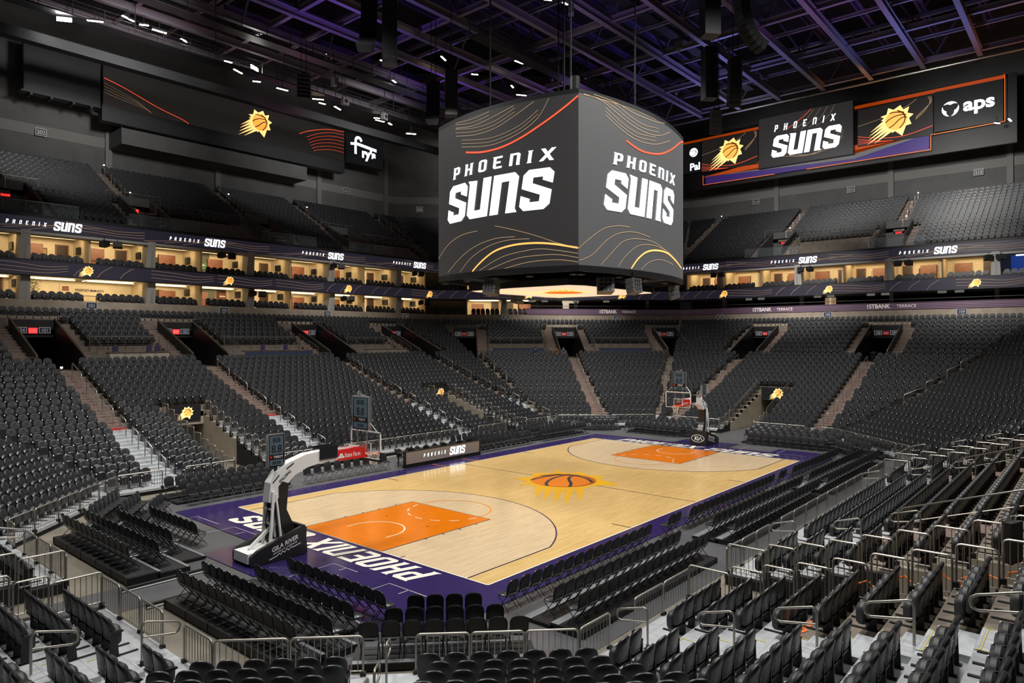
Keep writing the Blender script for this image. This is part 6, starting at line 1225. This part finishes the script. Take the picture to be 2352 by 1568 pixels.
# tunnel panels with sun emblem
for k, s, lb, sc in (('L', -10.15, 'left far sideline', .42), ('L', 12.0, 'right far sideline', .42), ('F', -.25, 'far end', .50)):
    t = thing('tunnel_screen', 'black panel with glowing sun ball over the %s tunnel' % lb, 'screen', (0, 0, 0)); dd = D0(TUND+1)-.05; zc = 2.75 if k == 'F' else 2.9; w = 1.05 if k == 'L' else 1.3
    b = B(); g = fr_at(k, s, dd, zc); h = .55
    b.add([P(k, s+x, dd+y, zc+z) for z in (-h, h) for y in (0, .12) for x in (-w, w)], [(0, 2, 3, 1), (4, 5, 7, 6), (0, 1, 5, 4), (2, 6, 7, 3), (0, 4, 6, 2), (1, 3, 7, 5)]); b.obj('panel', 'led_black', t)
    sun_logo(t, None, sc*.62, 0, lift=[fr_at(k, s+.2, dd-.015-.01*i, zc+.05) for i in range(3)])
for s, sn in ((-1.6, 'left'), (1.1, 'right')):
    guard('tunnel_guard', 'sloping steel guardrail on the %s of the far end tunnel' % sn, P('F', s, D0(3), TZ[3]), P('F', s, D0(9), TZ[9]+.2), 1.0, 5)
    for i in (0, 1, 2): barrier('F', D0(i)+.02, D0(i+1)-.02, s+(-.08 if s < 0 else .08), TZ[i]+.06, 'stepped steel barrier, %s up the %s mouth of the far end tunnel' % (ORD[i+1], sn), along='d', h=.92, grp='stepped barriers lining the tunnels')
# ---------------------------------------------------------------- three seated people in the far corner
def person(lab, k, s, i, shirt, trousers, lean=.1):
    o = P(k, s, BT(i)-.45, TZ[i]); t = thing('person', lab, 'person', o, ang(k)); me = bpy.data.meshes.new('body')
    J = {'pel': (0, 0, .48, .15), 'spine': (0, -.02, .68, .15), 'chest': (0, -.06-lean, .88, .17), 'neck': (0, -.09-lean, 1.03, .065), 'head': (0, -.12-lean, 1.13, .095), 'top': (0, -.12-lean, 1.24, .085)}
    for sg, q in ((-1, 'l'), (1, 'r')):
        J.update({'hip'+q: (sg*.10, -.02, .46, .10), 'kn'+q: (sg*.13, -.44, .48, .075), 'an'+q: (sg*.13, -.46, .10, .045), 'to'+q: (sg*.14, -.62, .05, .04), 'sh'+q: (sg*.19, -.06-lean, .95, .065), 'el'+q: (sg*.24, -.16-lean, .70, .05), 'wr'+q: (sg*.10, -.36, .60, .035), 'ha'+q: (sg*.05, -.43, .58, .04)})
    E_ = [('pel', 'spine'), ('spine', 'chest'), ('chest', 'neck'), ('neck', 'head'), ('head', 'top')]
    for q in 'lr': E_ += [('pel', 'hip'+q), ('hip'+q, 'kn'+q), ('kn'+q, 'an'+q), ('an'+q, 'to'+q), ('chest', 'sh'+q), ('sh'+q, 'el'+q), ('el'+q, 'wr'+q), ('wr'+q, 'ha'+q)]
    names = list(J); me.from_pydata([J[n][:3] for n in names], [(names.index(a), names.index(c)) for a, c in E_], [])
    ob = mk('body_rig', me); sk = ob.modifiers.new('s', 'SKIN'); ly = me.skin_vertices[0]
    for n, v in zip(names, ly.data): v.radius = (J[n][3],)*2
    ly.data[0].use_root = True; sub = ob.modifiers.new('u', 'SUBSURF'); sub.levels = 2; dg = bpy.context.evaluated_depsgraph_get(); m2 = bpy.data.meshes.new_from_object(ob.evaluated_get(dg)); bpy.data.objects.remove(ob)
    m2.materials.clear(); [m2.materials.append(M(x)) for x in ('skin', shirt, trousers)]
    for p in m2.polygons: c = p.center; p.use_smooth = True; p.material_index = 0 if c.z > 1.0 else (1 if c.z > .52 and (abs(c.y) < .36 or c.z > .7) else (0 if c.y < -.36 and c.z > .54 else 2))
    mk('body', m2, t); b = B(); b.loft([[(r*math.cos(a*PI/5), -.10-lean+r*math.sin(a*PI/5), z) for a in range(10)] for r, z in ((.10, 1.16), (.115, 1.21), (.10, 1.29), (.05, 1.33))]); b.obj('hair', 'hair', t, True)
person('seated person in a dark navy jacket holding something orange, leftmost of three', 'LF', 2.7, 18, 'cloth_navy', 'cloth_orange'); person('seated person in dark ochre clothes, middle of the three', 'LF', 5.0, 18, 'cloth_ochre', 'cloth_navy'); person('seated person in a grey-blue hooded top beside the corner stairs', 'LF', 5.75, 18, 'cloth_grey', 'cloth_navy', .15)
# ---------------------------------------------------------------- small things on the right side
t = thing('folded_stand', 'black flight case standing on end between right side rows', 'case', P('R', 10.0, D0(8)+.05, TZ[8]), ang('R')+1.2); b = B(); b.box(-.08, .08, -.26, .26, 0, .95); b.obj('case_body', 'black', t); b = B(); [b.tube([(-.14, y, .05), (-.14, y, 1.02), (-.02, y, 1.08)], .02, 6) for y in (-.2, .2)]; b.obj('handle', 'steel_rail', t)
b = B(); rr_ = random.Random(2); pts = [(-.16, -.1+.03*math.sin(i), .95-.09*i) for i in range(10)]; b.tube(spl3(pts) if False else pts, .018, 5); b.tube([(-.17, -.06+.04*math.cos(i*1.7), .9-.085*i) for i in range(10)], .018, 5); b.obj('red_cable', 'cable_red', t)
b = B(); pts = [P('R', 9.9-.05, D0(8)+.2-.05, TZ[8]+.03)]
for i in range(8, 3, -1): pts += [P('R', 10.4+.25*math.sin(i), D0(i)+.4, TZ[i]+.03), P('R', 11.3+.2*math.cos(i*2), D0(i)+.05, TZ[i]+.03), P('R', 11.0, D0(i)-.02, TZ[i-1]+.05)]
b.tube(pts, .022, 5); tag(b.obj('cable', 'cable_orange'), 'orange cable trailing down the right side terrace by the tunnel', 'cable')
b = B(); pts = [P('R', 14.9-.12*i, D0(4)+.12+.05*math.sin(i*2.1), TZ[4]+.012) for i in range(10)]; b.ribbon([(p.x, p.y) for p in pts], .10, lambda x, y: (x, y, TZ[4]+.012)); tag(b.obj('paint_mark', 'cable_orange'), 'orange sprayed paint mark on the concrete step behind the first aisle', 'paint mark')
t = thing('camera_platform', 'grey low camera platform with black chair frame at the far right corner', 'platform', P('RF', .5, 3.2, TZ[3])); b = B(); b.loft([[(1.6*math.cos(a*PI/8), 1.1*math.sin(a*PI/8), z) for a in range(16)] for z in (0, .14)]); b.obj('deck', 'concrete_light', t)
for q, (k, c) in enumerate((('L', -14.65), ('L', -14.0), ('L', -4.9))):
    t = thing('floor_lamp', 'small bright step lamp at the %s of the far sideline' % ('foot of the first entrance', 'wall of the first entrance', 'foot of the second entrance')[q], 'lamp', P(k, c-.6, VD0+.1, TZ[18]+.25)); b = B(); b.box(-.06, .06, -.05, .05, -.05, .05); b.obj('lens', 'lamp_cold', t); b = B(); b.box(-.05, .05, .05, .08, -.25, -.05); b.obj('bracket', 'black', t)
t = thing('rubbish_bin', 'dark bin standing in the second far end entrance', 'bin', P('F', 5.6, VD0+1.2, TZ[18])); b = B(); b.loft([[(r*math.cos(a*PI/6), r*math.sin(a*PI/6), z) for a in range(12)] for r, z in ((.28, 0), (.34, .85))]); b.obj('barrel', 'black_gloss', t); b = B(); b.loft([[(r*math.cos(a*PI/6), r*math.sin(a*PI/6), z) for a in range(12)] for r, z in ((.36, .85), (.34, .92), (.1, .98))]); b.obj('lid', 'black', t)
# press row chairs
for k, lst in (('L', (-8.6, -10.9, -8.0, 0.5, 2.6)),):
    for q, s in enumerate(lst):
        t = thing('press_chair', 'dark purple stacking chair, %s along the press rows' % ORD[q+1], 'chair', P(k, s, D0(20)+.2, TZ[20]), ang(k)); b = B(); pad(b, .42, .42, .03, .1, .46); b.obj('backrest', mat('purple_seat', (.03, .02, .07), .5), t); b = B(); b.box(-.21, .21, -.22, .18, .42, .46); b.obj('seat', 'purple_seat', t); b = B(); [b.tube([(x, y, 0), (x, y, .42)], .012, 4) for x in (-.19, .19) for y in (-.2, .16)]; b.obj('legs', 'silver', t)
print('objects', len(bpy.data.objects))
